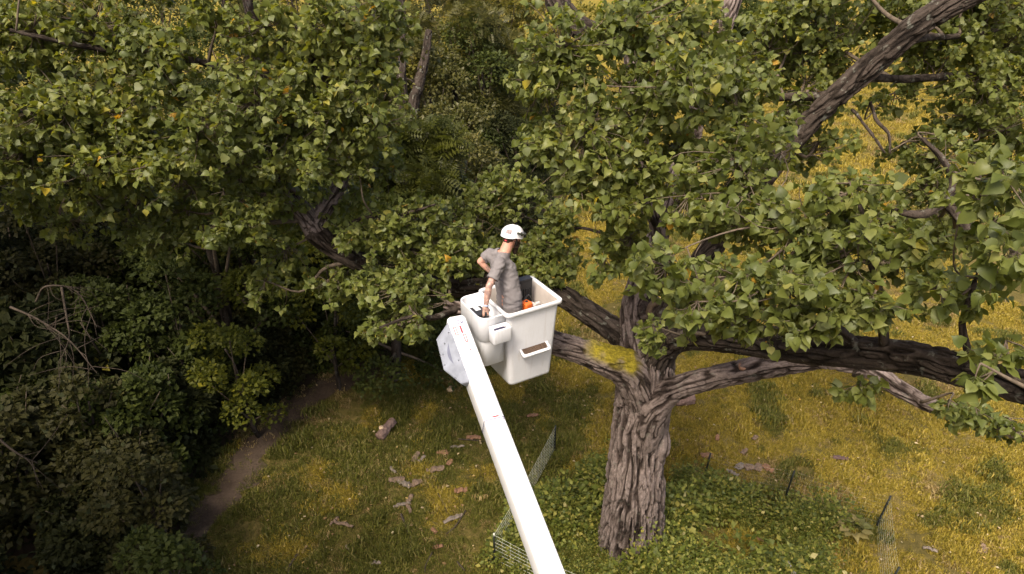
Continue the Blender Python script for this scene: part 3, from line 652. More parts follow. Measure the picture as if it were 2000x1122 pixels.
# front row along the woods' edge of the path
front = []
for k in range(12):
    t = 0.02 + 0.62 * k / 11.0; i = int(t * 119); p = PC[i] + nrm[i] * (1.35 + random.uniform(-.2, .3)); front.append((p[0], p[1]))
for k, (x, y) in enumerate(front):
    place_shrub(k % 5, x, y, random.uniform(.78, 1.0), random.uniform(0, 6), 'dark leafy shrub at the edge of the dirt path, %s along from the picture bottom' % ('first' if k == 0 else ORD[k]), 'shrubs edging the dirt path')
mid_n = 0
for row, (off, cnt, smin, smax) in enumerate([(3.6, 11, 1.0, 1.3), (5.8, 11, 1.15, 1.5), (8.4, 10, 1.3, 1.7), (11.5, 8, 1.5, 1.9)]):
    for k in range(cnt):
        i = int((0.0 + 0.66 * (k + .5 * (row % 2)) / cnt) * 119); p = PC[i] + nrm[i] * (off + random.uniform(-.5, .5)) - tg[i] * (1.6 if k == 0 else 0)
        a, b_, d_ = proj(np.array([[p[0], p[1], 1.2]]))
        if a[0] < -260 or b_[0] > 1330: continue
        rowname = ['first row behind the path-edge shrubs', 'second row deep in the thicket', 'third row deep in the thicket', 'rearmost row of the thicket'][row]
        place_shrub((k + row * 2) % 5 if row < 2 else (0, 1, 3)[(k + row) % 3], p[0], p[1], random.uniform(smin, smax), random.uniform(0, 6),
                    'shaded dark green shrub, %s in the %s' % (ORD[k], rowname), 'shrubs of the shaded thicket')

# ------------------------------------------------------------------ woods: trees
def wood_tree(name, x, y, H, R, seed, nlobes, nleaf, T, size, mt, label, cat='tree', group=None, trunk_r=.16, lean=(0, 0), base=.35, bark='bark_dark', squash=.8, trunk_top=.8):
    t = empty(name, (x, y, float(gz(x, y)[0])), label, cat, group)
    r = np.random.default_rng(seed)
    lb = [((c[0] + lean[0] * c[2] / H, c[1] + lean[1] * c[2] / H, c[2]), q) for c, q in lobes_for(seed, R, H, nlobes, .26, .42, base)]
    obj('crown', crown_np(seed, lb, nleaf, T, size, mt, squash=squash), None, t)
    P = [np.array([lean[0] * k / 5, lean[1] * k / 5, H * trunk_top * k / 5 - .15]) + (r.normal(0, .05, 3) * [1, 1, 0] if k else 0) for k in range(6)]
    me, C, Rr = bark_tube(P, [trunk_r * 1.2, trunk_r, trunk_r * .85, trunk_r * .7, trunk_r * .5, trunk_r * .2], 30, .08, .02, seed=seed % 90)
    obj('trunk', me, M[bark], t)
    for c, q in lb[::2]:
        j = min(len(C) - 2, int(len(C) * max(.25, (c[2] / H - .25)))); G = Geo()
        thin_tube(G, [C[j], (C[j] + np.array(c)) / 2 + [0, 0, .05], np.array(c)], [trunk_r * .35, trunk_r * .22, .015], 6, 8)
        obj('limb', G.mesh('limb'), M['twig'], t)
    return t
# young maple under the left crown
wood_tree('maple_tree', -5.9, 14.6, 6.6, 2.0, 401, 13, 9000, SMALL, .12, M['maple_leaf'], 'slender maple with yellow-green leaves beneath the forked cottonwood limb', trunk_r=.19, lean=(-.9, 0), base=.38)
p = gp(430, 560); p = p * [1, 1, 1]
wood_tree('maple_tree', at(440, 600, 15.5)[0], at(440, 600, 15.5)[1], 6.6, 1.9, 402, 12, 7500, SMALL, .12, M['shrub_green'], 'dark maple rising out of the thicket left of the slender yellow-green maple', trunk_r=.15, base=.4)
TREES = [  # px, depth, H, R, kind, label
    (770, 17.0, 4.9, 1.9, 'shrub_green', SMALL, .10, 'broad dull green bush tree behind the forked cottonwood limb'),
    (835, 19.0, 6.0, 2.0, 'ash_leaf', PIN, .45, 'feathery bright green tree with long compound leaves above the worker'),
    (930, 24.5, 4.2, 1.8, 'shrub_green', SMALL, .10, 'rounded dark shrub tree in the gap right of the feathery tree'),
    (1000, 25.5, 4.4, 1.8, 'shrub_leaf', SMALL, .10, 'small shaded tree beside the far end of the dirt path'),
    (780, 27.0, 8.0, 2.8, 'locust_leaf', PIN, .34, 'tall olive locust with fine leaves behind the bare split trunk'),
    (900, 29.0, 9.0, 3.0, 'locust_leaf', PIN, .34, 'tall olive locust filling the top of the picture left of centre'),
    (985, 33.0, 9.6, 3.0, 'yellow_tree', PIN, .36, 'sunlit yellowish locust near the thick dark limb at the top'),
    (700, 25.0, 9.0, 2.8, 'yellow_tree', SMALL, .13, 'yellow-green tree glimpsed behind the upper left cottonwood leaves'),
    (560, 22.0, 8.0, 2.6, 'shrub_green', SMALL, .12, 'dark tree behind the forked cottonwood limb, upper left'),
    (400, 21.0, 8.6, 2.6, 'yellow_tree', SMALL, .13, 'yellow-leaved tree showing through the dark gap at the upper left'),
    (250, 19.0, 7.6, 2.5, 'shrub_leaf', SMALL, .12, 'dark tree behind the hanging leaf cluster at the left'),
    (90, 18.0, 7.4, 2.4, 'shrub_leaf', SMALL, .12, 'dark tree at the far left behind the cottonwood leaves'),
    (-60, 16.0, 6.5, 2.2, 'shrub_leaf', SMALL, .12, 'dark tree cut by the left picture edge'),
    (1080, 38.0, 9.0, 3.0, 'yellow_tree', SMALL, .15, 'far yellow-green tree at the top behind the thick dark limb'),
    (620, 33.0, 11.5, 3.2, 'locust_leaf', PIN, .36, 'far olive tree at the top left behind the crown'),
    (300, 30.0, 11.0, 3.4, 'locust_leaf', SMALL, .16, 'far tree behind the top left corner of the crown'),
    (720, 22.0, 5.5, 2.2, 'shrub_green', SMALL, .12, 'bushy green tree between the forked limb and the feathery tree'),
    (900, 22.5, 5.6, 2.1, 'locust_leaf', SMALL, .12, 'olive bushy tree right of the feathery tree above the helmet'),
    (960, 28.0, 7.2, 2.6, 'shrub_green', SMALL, .14, 'dense green tree left of the right crown, above the helmet'),
    (860, 26.0, 7.0, 2.6, 'locust_leaf', SMALL, .13, 'dense olive tree behind the feathery tree'),
    (760, 31.0, 8.6, 3.0, 'ash_leaf', SMALL, .15, 'green tree behind the peeled leaning trunk'),
    (1030, 31.0, 6.0, 2.6, 'shrub_green', SMALL, .14, 'green tree beside the left edge of the right crown'),
    (920, 36.0, 10.0, 3.4, 'ash_leaf', SMALL, .17, 'green far tree filling the gap at the top centre'),
    (480, 37.0, 12.5, 3.6, 'shrub_green', SMALL, .17, 'dark far tree behind the upper left crown, below the top edge'),
    (170, 33.0, 11.5, 3.4, 'shrub_green', SMALL, .17, 'dark far tree behind the leaves near the top left corner'),
    (10, 27.0, 10.0, 3.2, 'shrub_leaf', SMALL, .16, 'dark far tree behind the leaves in the top left corner'),
    (720, 39.0, 12.5, 3.8, 'shrub_green', SMALL, .18, 'dull green far tree behind the straight narrow trunk'),
    (560, 48.0, 14.0, 4.2, 'locust_leaf', SMALL, .2, 'tallest far olive tree at the top edge above the forked limb'),
    (360, 44.0, 13.5, 4.2, 'shrub_green', SMALL, .2, 'tall far dark tree at the top edge left of the forked limb'),
    (840, 42.0, 12.5, 4.0, 'yellow_tree', SMALL, .18, 'farthest pale tree at the top edge left of centre'),
    (960, 46.0, 12.5, 4.2, 'locust_leaf', SMALL, .18, 'farthest olive tree at the top edge near the centre'),
]
for k, (px, dp, H, R_, mt, T, sz, lb) in enumerate(TREES):
    # a point on the ground in that direction at that depth
    yv = (dp - CAM_Z * SP) / CP; x = (px - 1000) / FPX * dp
    wood_tree('locust_tree' if mt == 'locust_leaf' else 'woodland_tree', x, yv, H, R_, 500 + k, 13, 4600 if T is PIN else 9500, T, sz, M[mt], lb, group='trees of the woods', trunk_r=.10 + .006 * H, lean=(random.uniform(-.4, .4), 0), base=.10)
for k, (x, y, H, R_) in enumerate(((-11.5, 2.2, 12.5, 3.6), (-11.2, -3.0, 13.5, 3.8), (-14.5, 5.0, 12.0, 3.6), (-15.0, -.5, 13.0, 3.8), (-7.4, 1.0, 14.0, 3.4), (-5.6, -3.6, 14.0, 3.6), (-8.6, -6.4, 13.0, 3.6), (-18.0, 9.0, 11.0, 3.4), (-12.8, 9.4, 15.0, 3.5))):  # unseen trees, added to shade the left foreground and cut off sky
    wood_tree('woodland_tree', x, y, H, R_, 560 + k, 14, 9000, SMALL, .2, M['shrub_green'], 'unseen woodland tree added for shade outside the picture, %s along the left edge of the woods behind the camera' % ORD[k], group='shade trees added beyond the left edge', trunk_r=.24, base=.62 if k > 7 else .42)
# far meadow shrub and hedges beyond the clearing
def far_bush(px, py, w, mt, label, H=None):
    g = gp(px, py); R_ = w / 2 * proj(g)[2][0] / FPX
    t = empty('meadow_shrub', (g[0], g[1] + R_, 0), label, 'shrub')
    obj('foliage', crown_np(700 + px, lobes_for(710 + px, R_, H or R_ * 1.6, 12, .35, .55, .1), 7000, SMALL, R_ * .11, M[mt]), None, t)
    obj('stem', stems_mesh(5, R_ * 1.4, 5, R_, .06), None, t)
far_bush(1470, 118, 135, 'shrub_green', 'lone dark round shrub standing in the far meadow')
far_bush(1600, 40, 90, 'locust_leaf', 'pale shrub in the far meadow right of the dark round shrub')
far_bush(1860, 45, 160, 'shrub_green', 'far hedge shrub behind the top right limb')
far_bush(1980, 95, 120, 'locust_leaf', 'olive shrub in the meadow at the far right edge')
far_bush(1290, 30, 150, 'shrub_green', 'far green shrub behind the upright cottonwood stem')
SAP = [(110, 690, 11.5, 3.3, 1.0, 'shrub_olive', SMALL, .12, 'olive sapling standing above the thicket near the dead branches'), (250, 860, 10.6, 2.9, .9, 'shrub_olive', SMALL, .11, 'pale olive bushy sapling low in the thicket, left of the path'),
       (330, 640, 14.0, 4.4, 1.1, 'shrub_green', SMALL, .12, 'green sapling in the middle of the dark thicket'), (60, 470, 14.5, 5.2, 1.3, 'shrub_olive', SMALL, .12, 'tall olive sapling at the left edge below the cottonwood leaves'),
       (640, 600, 15.5, 4.2, 1.1, 'maple_leaf', SMALL, .12, 'yellow-green sapling beside the path under the forked limb'), (300, 1010, 9.8, 2.3, .8, 'shrub_green', SMALL, .10, 'low bright sapling near the bottom of the thicket'),
       (480, 720, 14.2, 3.2, 1.0, 'maple_leaf', SMALL, .10, 'small yellow-tinged sapling rising from the path-edge shrubs')]
for k, (px, py, dp, H, R_, mt, T, sz, lb) in enumerate(SAP):
    q = at(px, py, dp); wood_tree('sapling', q[0], q[1], H, R_, 640 + k, 11, 2600, T, sz, M[mt], lb, cat='sapling', group='saplings in the thicket', trunk_r=.05, base=.25, lean=(random.uniform(-.3, .3), random.uniform(-.3, .3)))
# split bare trunks in the woods
def bare_trunk(pts, radii, label, name='bare_trunk', sub=None):
    P = [np.array(q) for q in pts]; t = empty(name, tuple(P[0]), label, 'tree trunk')
    me, C, Rr = bark_tube([q - P[0] for q in P], radii, 36, .03, .03, 11, 2.4, seed=71)
    obj('trunk', me, M['bark_dark'], t)
    if sub:
        G = Geo(); thin_tube(G, [np.array(q) - P[0] for q in sub], [.05, .035, .015], 6, 9); obj('broken_limb', G.mesh('limb'), M['deadwood'], t)
g0 = np.array([at(818, 250, 22)[0], at(818, 250, 22)[1], 0])
bare_trunk([g0, at(808, 240, 22), at(818, 165, 22), at(829, 120, 22), at(838, 60, 22)], [.19, .18, .18, .16, .10], 'leaning peeled trunk with loose bark above the worker, left', sub=[at(814, 165, 22), at(797, 155, 21.8), at(782, 152, 21.7)])
g0 = np.array([at(783, 110, 19)[0], at(783, 110, 19)[1], 0])
bare_trunk([g0, at(787, 200, 19.0), at(786, 110, 18.8), at(784, 40, 18.8), at(780, -60, 18.8)], [.17, .14, .12, .12, .1], 'straight narrow trunk just left of the leaning peeled trunk')

# ------------------------------------------------------------------ weeds inside the net fence
def weed(seed, n, R_, H_, size):
    r = np.random.default_rng(seed); G = Geo(); q = r.normal(size=(n, 3)); q = unit(q); q[:, 2] = np.abs(q[:, 2])
    P = q * (R_ * r.uniform(.35, 1, n))[:, None] * [1, 1, H_ / R_]
    A = unit(q * [1, 1, .3] + r.normal(0, .4, (n, 3))); N = np.array([0, 0, 1]) + r.normal(0, .45, (n, 3))
    leaves_np(G, SMALL, P, A, N, size * r.uniform(.6, 1.3, n), r.beta(2, 2.4, n))
    for k in range(4):
        e = P[r.integers(0, n)]; thin_tube(G, [np.array([0, 0, -.03]), e * .5 + [0, 0, .05], e], [.004, .003, .002], 3, 4, rnd=.5)
    me = G.mesh('weed'); me.materials.append(M['weed_leaf']); return me
weeds = [weed(800 + k, 240, .15 + .06 * (k % 3), .24 + .14 * (k % 4), .026 + .013 * (k % 3)) for k in range(6)]
wx, wy = field(9000, -1.5, 7.5, 4.5, 12.5)
ins = in_poly(wx, wy, FP); nz = fbm(np.c_[wx * .8, wy * .8, wx * 0], 2, 61)
ed_ = .3 * vnoise(np.c_[wx * 1.7, wy * 1.7, wx * 0], 71) + .3
ins2 = in_poly(wx + ed_ * .8, wy + ed_ * .9, FP)
kp = (ins & ins2 & (nz > -0.34 + 0.20 * (wx > 4.0))) & (np.hypot(wx - TR[0], wy - TR[1]) > .62)
kp |= (np.abs(np.hypot(wx - TR[0], wy - TR[1]) - .85) < .2) & (RNG.uniform(size=len(wx)) < .8)
kp &= RNG.uniform(size=len(wx)) < np.where(wx < 4.0, .62, .42)
wx, wy = wx[kp], wy[kp]
scatter('weeds', np.c_[wx, wy, gz(wx, wy)], RNG.uniform(0, 6.28, len(wx)), RNG.uniform(.45, 1.5, len(wx)) * (1 + .85 * vnoise(np.c_[wx * 1.3, wy * 1.3, wx * 0], 8)), RNG.integers(0, 6, len(wx)), weeds, .15)
# low growth on the woodland floor
lx, ly = field(2600, -24, 3, 5, 34); d_, s_ = path_dist(lx, ly); kp = (s_ > 0) & (d_ > .75); lx, ly = lx[kp], ly[kp]
for w_ in range(1):
    dk = []
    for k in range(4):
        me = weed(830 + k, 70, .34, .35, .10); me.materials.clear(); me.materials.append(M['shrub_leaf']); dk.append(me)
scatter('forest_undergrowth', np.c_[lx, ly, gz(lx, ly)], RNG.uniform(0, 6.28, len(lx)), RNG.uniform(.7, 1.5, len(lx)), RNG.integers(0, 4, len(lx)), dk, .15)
# fallen leaves and chips too small to count
G = Geo(); n = 1500; fx_, fy_ = field(n, -5, 11, 5.5, 22); d_, s_ = path_dist(fx_, fy_); kp = (s_ < 0) | (d_ < .5); fx_, fy_ = fx_[kp], fy_[kp]; n = len(fx_)
leaves_np(G, SMALL, np.c_[fx_, fy_, gz(fx_, fy_) + .07], RNG.normal(size=(n, 3)) * [1, 1, .25], np.array([0, 0, 1.]) + RNG.normal(0, .3, (n, 3)), RNG.uniform(.03, .085, n), RNG.uniform(size=n))
m_litter = leaf_mat('litter', [(0, (.30, .22, .12)), (.35, (.20, .12, .06)), (.7, (.42, .33, .20)), (.9, (.50, .42, .28)), (1, (.50, .30, .05))], .8, .1, .1)
tag(obj('leaf_litter', G.mesh('litter'), m_litter), kind='stuff')

# ------------------------------------------------------------------ aerial lift: bucket on a boom
m_white, nt, b = mat('white_fibreglass', 0.32, 0.5)
c1, f1 = noise_col(nt, 3.0, [(0.3, (0.66, 0.665, 0.68)), (0.7, (0.73, 0.74, 0.76))], 5)
c2, f2 = noise_col(nt, 26, [(0.60, (0.0, 0.0, 0.0)), (0.78, (0.4, 0.4, 0.4))], 6, 0.75)
mp = nt.nodes.new('ShaderNodeMapping'); mp.inputs['Scale'].default_value = (16, 16, 1.6); tcs = nt.nodes.new('ShaderNodeTexCoord'); nt.links.new(tcs.outputs['Object'], mp.inputs[0])
c3, f3 = noise_col(nt, 1.0, [(0.52, (0, 0, 0)), (0.80, (0.55, 0.55, 0.55))], 5, 0.7, vec=mp.outputs[0])
c1 = mixc(nt, c3, c1, (0.47, 0.43, 0.38))
nt.links.new(mixc(nt, c2, c1, (0.42, 0.38, 0.32)), b.inputs['Base Color']); bump(nt, b, f2, 0.06, 0.004)
m_boom = plain('boom_gelcoat', (0.80, 0.80, 0.80), 0.22, 0.5, 0.02, 3)
m_grey = plain('scuffed_cover', (0.27, 0.29, 0.335), 0.45, 0.45, 0.22, 7, 0.25)
m_black = plain('black_plastic', (0.018, 0.018, 0.020), 0.45, 0.45, 0.2, 20)
m_steel = plain('bolt_steel', (0.6, 0.6, 0.6), 0.3, 0.5, 0.1, 30, 1.0)
m_orange = plain('saw_orange', (0.80, 0.16, 0.03), 0.4, 0.45, 0.06, 20)
m_saw = plain('saw_grey', (0.52, 0.50, 0.48), 0.5, 0.4, 0.3, 26)
m_red = plain('decal_red', (0.62, 0.06, 0.08), 0.5, 0.3, 0.05)
m_pink = plain('decal_pale_red', (0.75, 0.42, 0.44), 0.5, 0.3, 0.2, 160)
m_txt = plain('decal_grey_print', (0.56, 0.56, 0.66), 0.5, 0.3, 0.3, 220)
m_navy = plain('decal_navy', (0.06, 0.06, 0.16), 0.5, 0.3, 0.1)
m_mulch = plain('wood_debris', (0.085, 0.058, 0.042), 0.95, 0.1, 0.6, 90, bmp=1.0)

NEAR = at(990, 618, 8.2); UA = math.radians(30)
U = np.array([math.cos(UA), math.sin(UA), 0]); W = np.array([-math.sin(UA), math.cos(UA), 0]); ZV = np.array([0, 0, 1.0])
RW, RD = 0.83, 0.79
BC0 = NEAR + U * RW / 2 + W * RD / 2; RIMZ = NEAR[2]; FLOORZ = RIMZ - 1.115
lift = empty('aerial_lift', tuple(BC0 - ZV * 1.14), 'white bucket lift: straight boom rising from the bottom edge to a two-part bucket', 'bucket lift')
def rrect(w, d, r, n=7):
    P = []
    for k, (sx, sy) in enumerate(((1, -1), (1, 1), (-1, 1), (-1, -1))):
        for j in range(n):
            a = (-90 + 90 * k + 90 * j / (n - 1)) * math.pi / 180
            P.append((sx * (w / 2 - r) + r * math.cos(a), sy * (d / 2 - r) + r * math.sin(a)))
    return np.array(P)
def loft(rings, cap0=False, cap1=False):
    """rings: list of (points2d, z) -> local mesh in frame U,W about a centre"""
    n = len(rings[0][0]); V = []
    for p, z in rings: V.append(np.c_[p, np.full(n, z)])
    F = [grid_faces(len(rings), n)]; c = []
    if cap0: c.append(list(range(n))[::-1])
    if cap1: c.append([(len(rings) - 1) * n + k for k in range(n)])
    if c: F.append(np.array(c))
    return np.concatenate(V), F
def local(V, c): V = np.asarray(V); return c + V[:, :1] * U + V[:, 1:2] * W + V[:, 2:] * ZV
def lpart(name, V, F, mt, parent=lift, smooth=True):
    return inv_top(obj(name, mesh_np(name, V, F, smooth), mt), parent)
def inv_top(o, parent):
    root = parent
    o.parent = parent; loc = Vector(lift.location) if parent is not None else Vector()
    p = parent
    tot = Vector((0, 0, 0))
    while p is not None: tot += Vector(p.location); p = p.parent
    # parts of parts keep their mesh in world coordinates
    o.matrix_parent_inverse = Matrix.Translation(-Vector(lift.location)) if parent == lift else Matrix.Identity(4)
    return o
bw, bd = 0.755, 0.715
prof = [(bw - .17, bd - .17, .05, -1.14), (bw - .13, bd - .13, .06, -1.13), (bw - .115, bd - .115, .07, -1.10), (bw - .04, bd - .04, .07, -.40), (bw, bd, .07, -.045)]
V, F = loft([(rrect(w, d, r), z) for w, d, r, z in prof], cap0=True)
bucket = lpart('bucket', local(V, BC0), F, m_white)
prof = [(bw - .012, bd - .012, .065, -.03), (bw - .025, bd - .025, .065, -.10), (bw - .055, bd - .055, .065, -.5), (bw - .14, bd - .14, .06, -1.105), (bw - .18, bd - .18, .04, -1.115)]
V, F = loft([(rrect(w, d, r), z) for w, d, r, z in prof], cap1=True)
lpart('inner_liner', local(V, BC0), F, plain('liner', (0.56, 0.50, 0.45), .5, .35, .12, 6), bucket)
prof = [(bw + .002, bd + .002, .07, -.05), (RW - .012, RD - .012, .065, -.052), (RW, RD, .07, -.035), (RW, RD, .07, -.012), (RW - .012, RD - .012, .065, 0), (RW - .05, RD - .05, .055, .002), (bw - .012, bd - .012, .066, -.012), (bw - .012, bd - .012, .065, -.035)]
V, F = loft([(rrect(w, d, r), z) for w, d, r, z in prof])
lpart('rim', local(V, BC0), F, m_white, bucket)
# control compartment on the left side (towards the boom)
def comp_center(a0, a1, b0, b1): return NEAR - U * (a0 + a1) / 2 + W * (b0 + b1) / 2
ca = comp_center(-.03, .30, .09, .74)
def cring(dw, z, r=.11):
    w, d = .33 + dw, .65 + dw; P = rrect(w, d, r); q = P.copy(); far = P[:, 0] > 0          # square corners against the bucket
    q[:, 0] = np.where(far & (P[:, 0] > w / 2 - r), w / 2, P[:, 0]); return q, z
V, F = loft([cring(-.06, -.72, .07), cring(-.035, -.71, .08), cring(-.034, -.37), cring(-.032, -.36), cring(.0, -.345), cring(0.0, -.035), cring(0.0, -.025), cring(-.01, -.018), cring(-.03, -.020), cring(-.034, -.04), cring(-.05, -.32)], True, True)
comp = lpart('control_compartment', local(V, ca), F, m_white)
ctl = box_bm(.17, .24, .16, .02)
cbox = lpart('control_box', *(lambda B: (local(np.array([v.co[:] for v in B.verts]), ca + np.array([0, 0, -.20]) + W * .06), [np.array([[v.index for v in f.verts]]) for f in B.faces]))(ctl), m_black, comp, False)
Bm = box_bm(.07, .09, .004); lpart('label_plate', local(np.array([v.co[:] for v in Bm.verts]), ca + np.array([0, 0, -.117]) + W * .11), [np.array([[v.index for v in f.verts] for f in Bm.faces])], m_white, cbox, False)
hand_t = at(948, 611, 8.22)
G = Geo(); thin_tube(G, [ca + ZV * -.17 - W * .05, hand_t + ZV * -.05, hand_t + ZV * .012 ], [.016, .018, .017], 10, 8); lpart('lever', np.concatenate(G.V), [np.concatenate(f) for f in G.F.values()], m_black, cbox)
# open-top pocket on the near corner
cp = NEAR - U * .095 - W * .0 + ZV * -.215
pr = [(.235, .13, .012, -.095), (.24, .135, .015, -.09), (.25, .145, .02, .085), (.245, .14, .02, .095), (.205, .10, .012, .095), (.20, .095, .01, -.02)]
V, F = loft([(rrect(w, d, r, 4), z) for w, d, r, z in pr], True, True); pocket = lpart('tool_pocket', local(V, cp), F, m_white)
Bm = box_bm(.15, .07, .09, .012); lpart('pocket_tool', local(np.array([v.co[:] for v in Bm.verts]), cp + ZV * .025), [np.array([[v.index for v in f.verts]]) for f in Bm.faces], plain('pocket_dark', (0.03, 0.025, 0.06), .6), pocket, False)
G = Geo(); thin_tube(G, [cp + U * .07 + ZV * .0, cp + U * .075 + ZV * .07, cp + U * .085 + ZV * .115], [.008, .008, .006], 6, 6); lpart('hook', np.concatenate(G.V), [np.concatenate(f) for f in G.F.values()], m_steel, pocket)
# moulded step on the near face with debris in it
sc0 = NEAR + U * .43 + W * .068 + ZV * -.60
def stp(w, o, z, r=.03): return np.array([(x, min(y, 0.03) if y > 0 else y * o) for x, y in rrect(w, .2, r, 5)]), z
V, F = loft([stp(.33, .10, -.12), stp(.40, .80, -.045), stp(.425, 1.05, .0), stp(.42, 1.02, .012), stp(.365, .78, .012), stp(.355, .74, -.02)], True, True)
V[:, 2] += .55 * V[:, 1]
step_ = lpart('step', local(V, sc0), F, m_white)
P = stp(.352, .73, .0)[0]; V = np.c_[P, .55 * P[:, 1] + .002]; lpart('debris', local(V, sc0), [np.array([list(range(len(P)))])], m_mulch, step_, False)

# boom
TIP = at(890, 618, 8.3); LOW = at(1082, 1122, 6.35)
es = unit(LOW - TIP); eo = unit(np.cross(np.array([0, 0, 1.0]), es)); ez = np.cross(es, eo)
if eo[0] < 0: eo = -eo
if ez[2] < 0: ez = -ez
BL = (TIP[2] - 1.0) / -es[2]; bwid, bhei = .235, .26
def bsec(w, h, r=.035):
    return rrect(w, h, r, 5) - np.array([0, h / 2])
rings = []
for s, k in ((0, .80), (.012, .94), (.035, 1.0), (BL * .25, 1.0), (BL * .6, 1.02), (BL, 1.04)):
    q = bsec(bwid * k, bhei * k) ; rings.append(TIP + es * s + q[:, :1] * eo + q[:, 1:] * ez)
n_ = len(rings[0]); boom = lpart('boom', np.concatenate(rings), [grid_faces(len(rings), n_), np.array([list(range(n_)), [(len(rings) - 1) * n_ + k for k in range(n_)][::-1]])], m_boom)
def btop(s, t, lift_=.0015): return TIP + es * s + eo * t + ez * lift_
def decal(name, s0, s1, t0, t1, mt, par=None):
    V = [btop(s0, t0), btop(s1, t0), btop(s1, t1), btop(s0, t1)]; W_ = [v - ez * .003 for v in V]
    return lpart(name, np.array(V + W_), [np.array([[3, 2, 1, 0], [4, 5, 6, 7], [0, 1, 5, 4], [1, 2, 6, 5], [2, 3, 7, 6], [3, 0, 4, 7]])], mt, par or boom, False)
# warning decals: framed panels, red bars, rows of print
def framed(s0, s1, t0, t1):
    f = decal('warning_decal', s0, s1, t0, t1, m_red)
    V = [btop(s0 + .012, t0 + .010, .0035), btop(s1 - .012, t0 + .010, .0035), btop(s1 - .012, t1 - .010, .0035), btop(s0 + .012, t1 - .010, .0035)]
    lpart('decal_face', np.array(V), [np.array([[3, 2, 1, 0]])], m_boom, f, False)
    for k in range(3):
        t = t0 + .014 + (t1 - t0 - .028) * (k + .5) / 3
        V = [btop(s0 + .02, t - .0025, .0042), btop(s1 - .02, t - .0025, .0042), btop(s1 - .02, t + .0025, .0042), btop(s0 + .02, t + .0025, .0042)]
        lpart('print_line', np.array(V), [np.array([[3, 2, 1, 0]])], m_pink, f, False)
framed(.16, .29, -.085, -.045)
decal('warning_decal', .155, .27, -.005, .018, m_red); framed(.29, .41, .0, .038); decal('warning_decal', .415, .52, .015, .034, m_pink); decal('warning_decal', .52, .54, .016, .030, m_red)
for (s0, s1, t0, t1) in ((.15, .24, -.035, -.015), (.14, .25, .030, .085), (.27, .37, .050, .095), (.39, .50, .050, .098)):
    n = max(2, int((t1 - t0) / .011))
    for k in range(n):
        a = t0 + (t1 - t0) * (k + .2) / n; decal('print_line', s0 + random.uniform(0, .008), s1 - random.uniform(0, .03), a, a + .006, m_txt)
decal('print_line', .012, .018, -.085, .07, m_pink)
for (s, t) in ((.055, -.07), (.06, -.035), (.08, -.06), (.10, -.08)): decal('print_mark', s, s + .012, t, t + .008, m_navy)
def stroke(s0, t0, s1, t1, w=.005):
    d = np.array([s1 - s0, t1 - t0]); n = np.array([-d[1], d[0]]) / np.linalg.norm(d) * w
    V = [btop(s0 + n[0], t0 + n[1], .002), btop(s1 + n[0], t1 + n[1], .002), btop(s1 - n[0], t1 - n[1], .002), btop(s0 - n[0], t0 - n[1], .002)]
    lpart('pictogram_stroke', np.array(V), [np.array([[0, 1, 2, 3]])], m_navy, boom, False)
for q in ((.055, .0, .10, .035), (.10, .035, .135, .07), (.125, .02, .085, .075), (.06, .015, .075, -.005), (.115, .0, .10, .02), (.115, .0, .135, -.005)): stroke(*q)
# inspection ring with tick marks and small red label
ss = np.linspace(0.5, 4, 400); yy = proj(np.array([btop(s, 0) for s in ss]))[1]; sr = float(ss[np.argmin(np.abs(yy - 817))])
rg_ = []
for s, e in ((sr, .0015), (sr, .003), (sr + .008, .003), (sr + .008, .0015)):
    q = bsec(bwid * 1.003 + 2 * e, bhei * 1.003 + 2 * e) + np.array([0, e]); rg_.append(TIP + es * s + q[:, :1] * eo + q[:, 1:] * ez)
ring = lpart('inspection_ring', np.concatenate(rg_), [grid_faces(4, n_)], m_navy)
for k in range(5): decal('tick_mark', sr + .015, sr + .040, -.095 + .047 * k, -.087 + .047 * k, m_navy)
for k in range(5):
    p0 = TIP + es * (sr + .012) - eo * (bwid / 2 + .003) - ez * (.05 + .035 * k)
    lpart('tick_mark', np.array([p0, p0 + es * .03, p0 + es * .03 - ez * .006, p0 - ez * .006]), [np.array([[0, 1, 2, 3]])], m_navy, boom, False)
decal('warning_decal', sr - .03, sr - .012, -.02, .055, m_red); decal('print_line', sr - .075, sr - .04, -.03, .02, m_txt)
# faceted cover on the left flank of the boom tip
wv = unit(-eo * .75 - ez * .66); nv = unit(np.cross(es, wv)); nv = nv if nv[2] > 0 else -nv
E0 = TIP - eo * (bwid / 2 - .004) - ez * .02
pl = [(.045, -.01), (.155, .225), (.60, .265), (.90, .115), (.955, -.01)]; c_ = np.mean(pl, axis=0)
V = []
for k, (sh, off) in enumerate(((1.0, -.10), (1.0, -.015), (.975, .0), (.90, .006))):
    V += [E0 + es * (c_[0] + (a - c_[0]) * sh) + wv * (c_[1] + (b_ - c_[1]) * sh) + nv * off for a, b_ in pl]
cover = lpart('elbow_cover', np.array(V), [grid_faces(4, 5), np.array([[0, 1, 2, 3, 4], [19, 18, 17, 16, 15]])], m_grey, lift, False)
for (a, b_) in ((.20, .03), (.62, .03), (.56, .22), (.80, .14), (.42, .20), (.30, .13)):
    G = Geo(); p0 = E0 + es * a + wv * b_; thin_tube(G, [p0 - nv * .01, p0 + nv * .014], [.013, .011], 8, 2); lpart('bolt', np.concatenate(G.V), [np.concatenate(f) for f in G.F.values()], m_steel, cover, False)
V = [E0 + es * (.32 + .30 * t) + wv * (.085 + .02 * t + (.022 if q else -.022) * math.sin(math.pi * min(1, t + .02)) + .03 * math.sin(t * 3)) + nv * .0075 for q in (0, 1) for t in np.linspace(0, 1, 9)]
lpart('scuff_mark', np.array(V), [np.array([[k, k + 1, 10 + k, 9 + k] for k in range(8)])], plain('scuff', (.13, .14, .19), .7), cover, False)
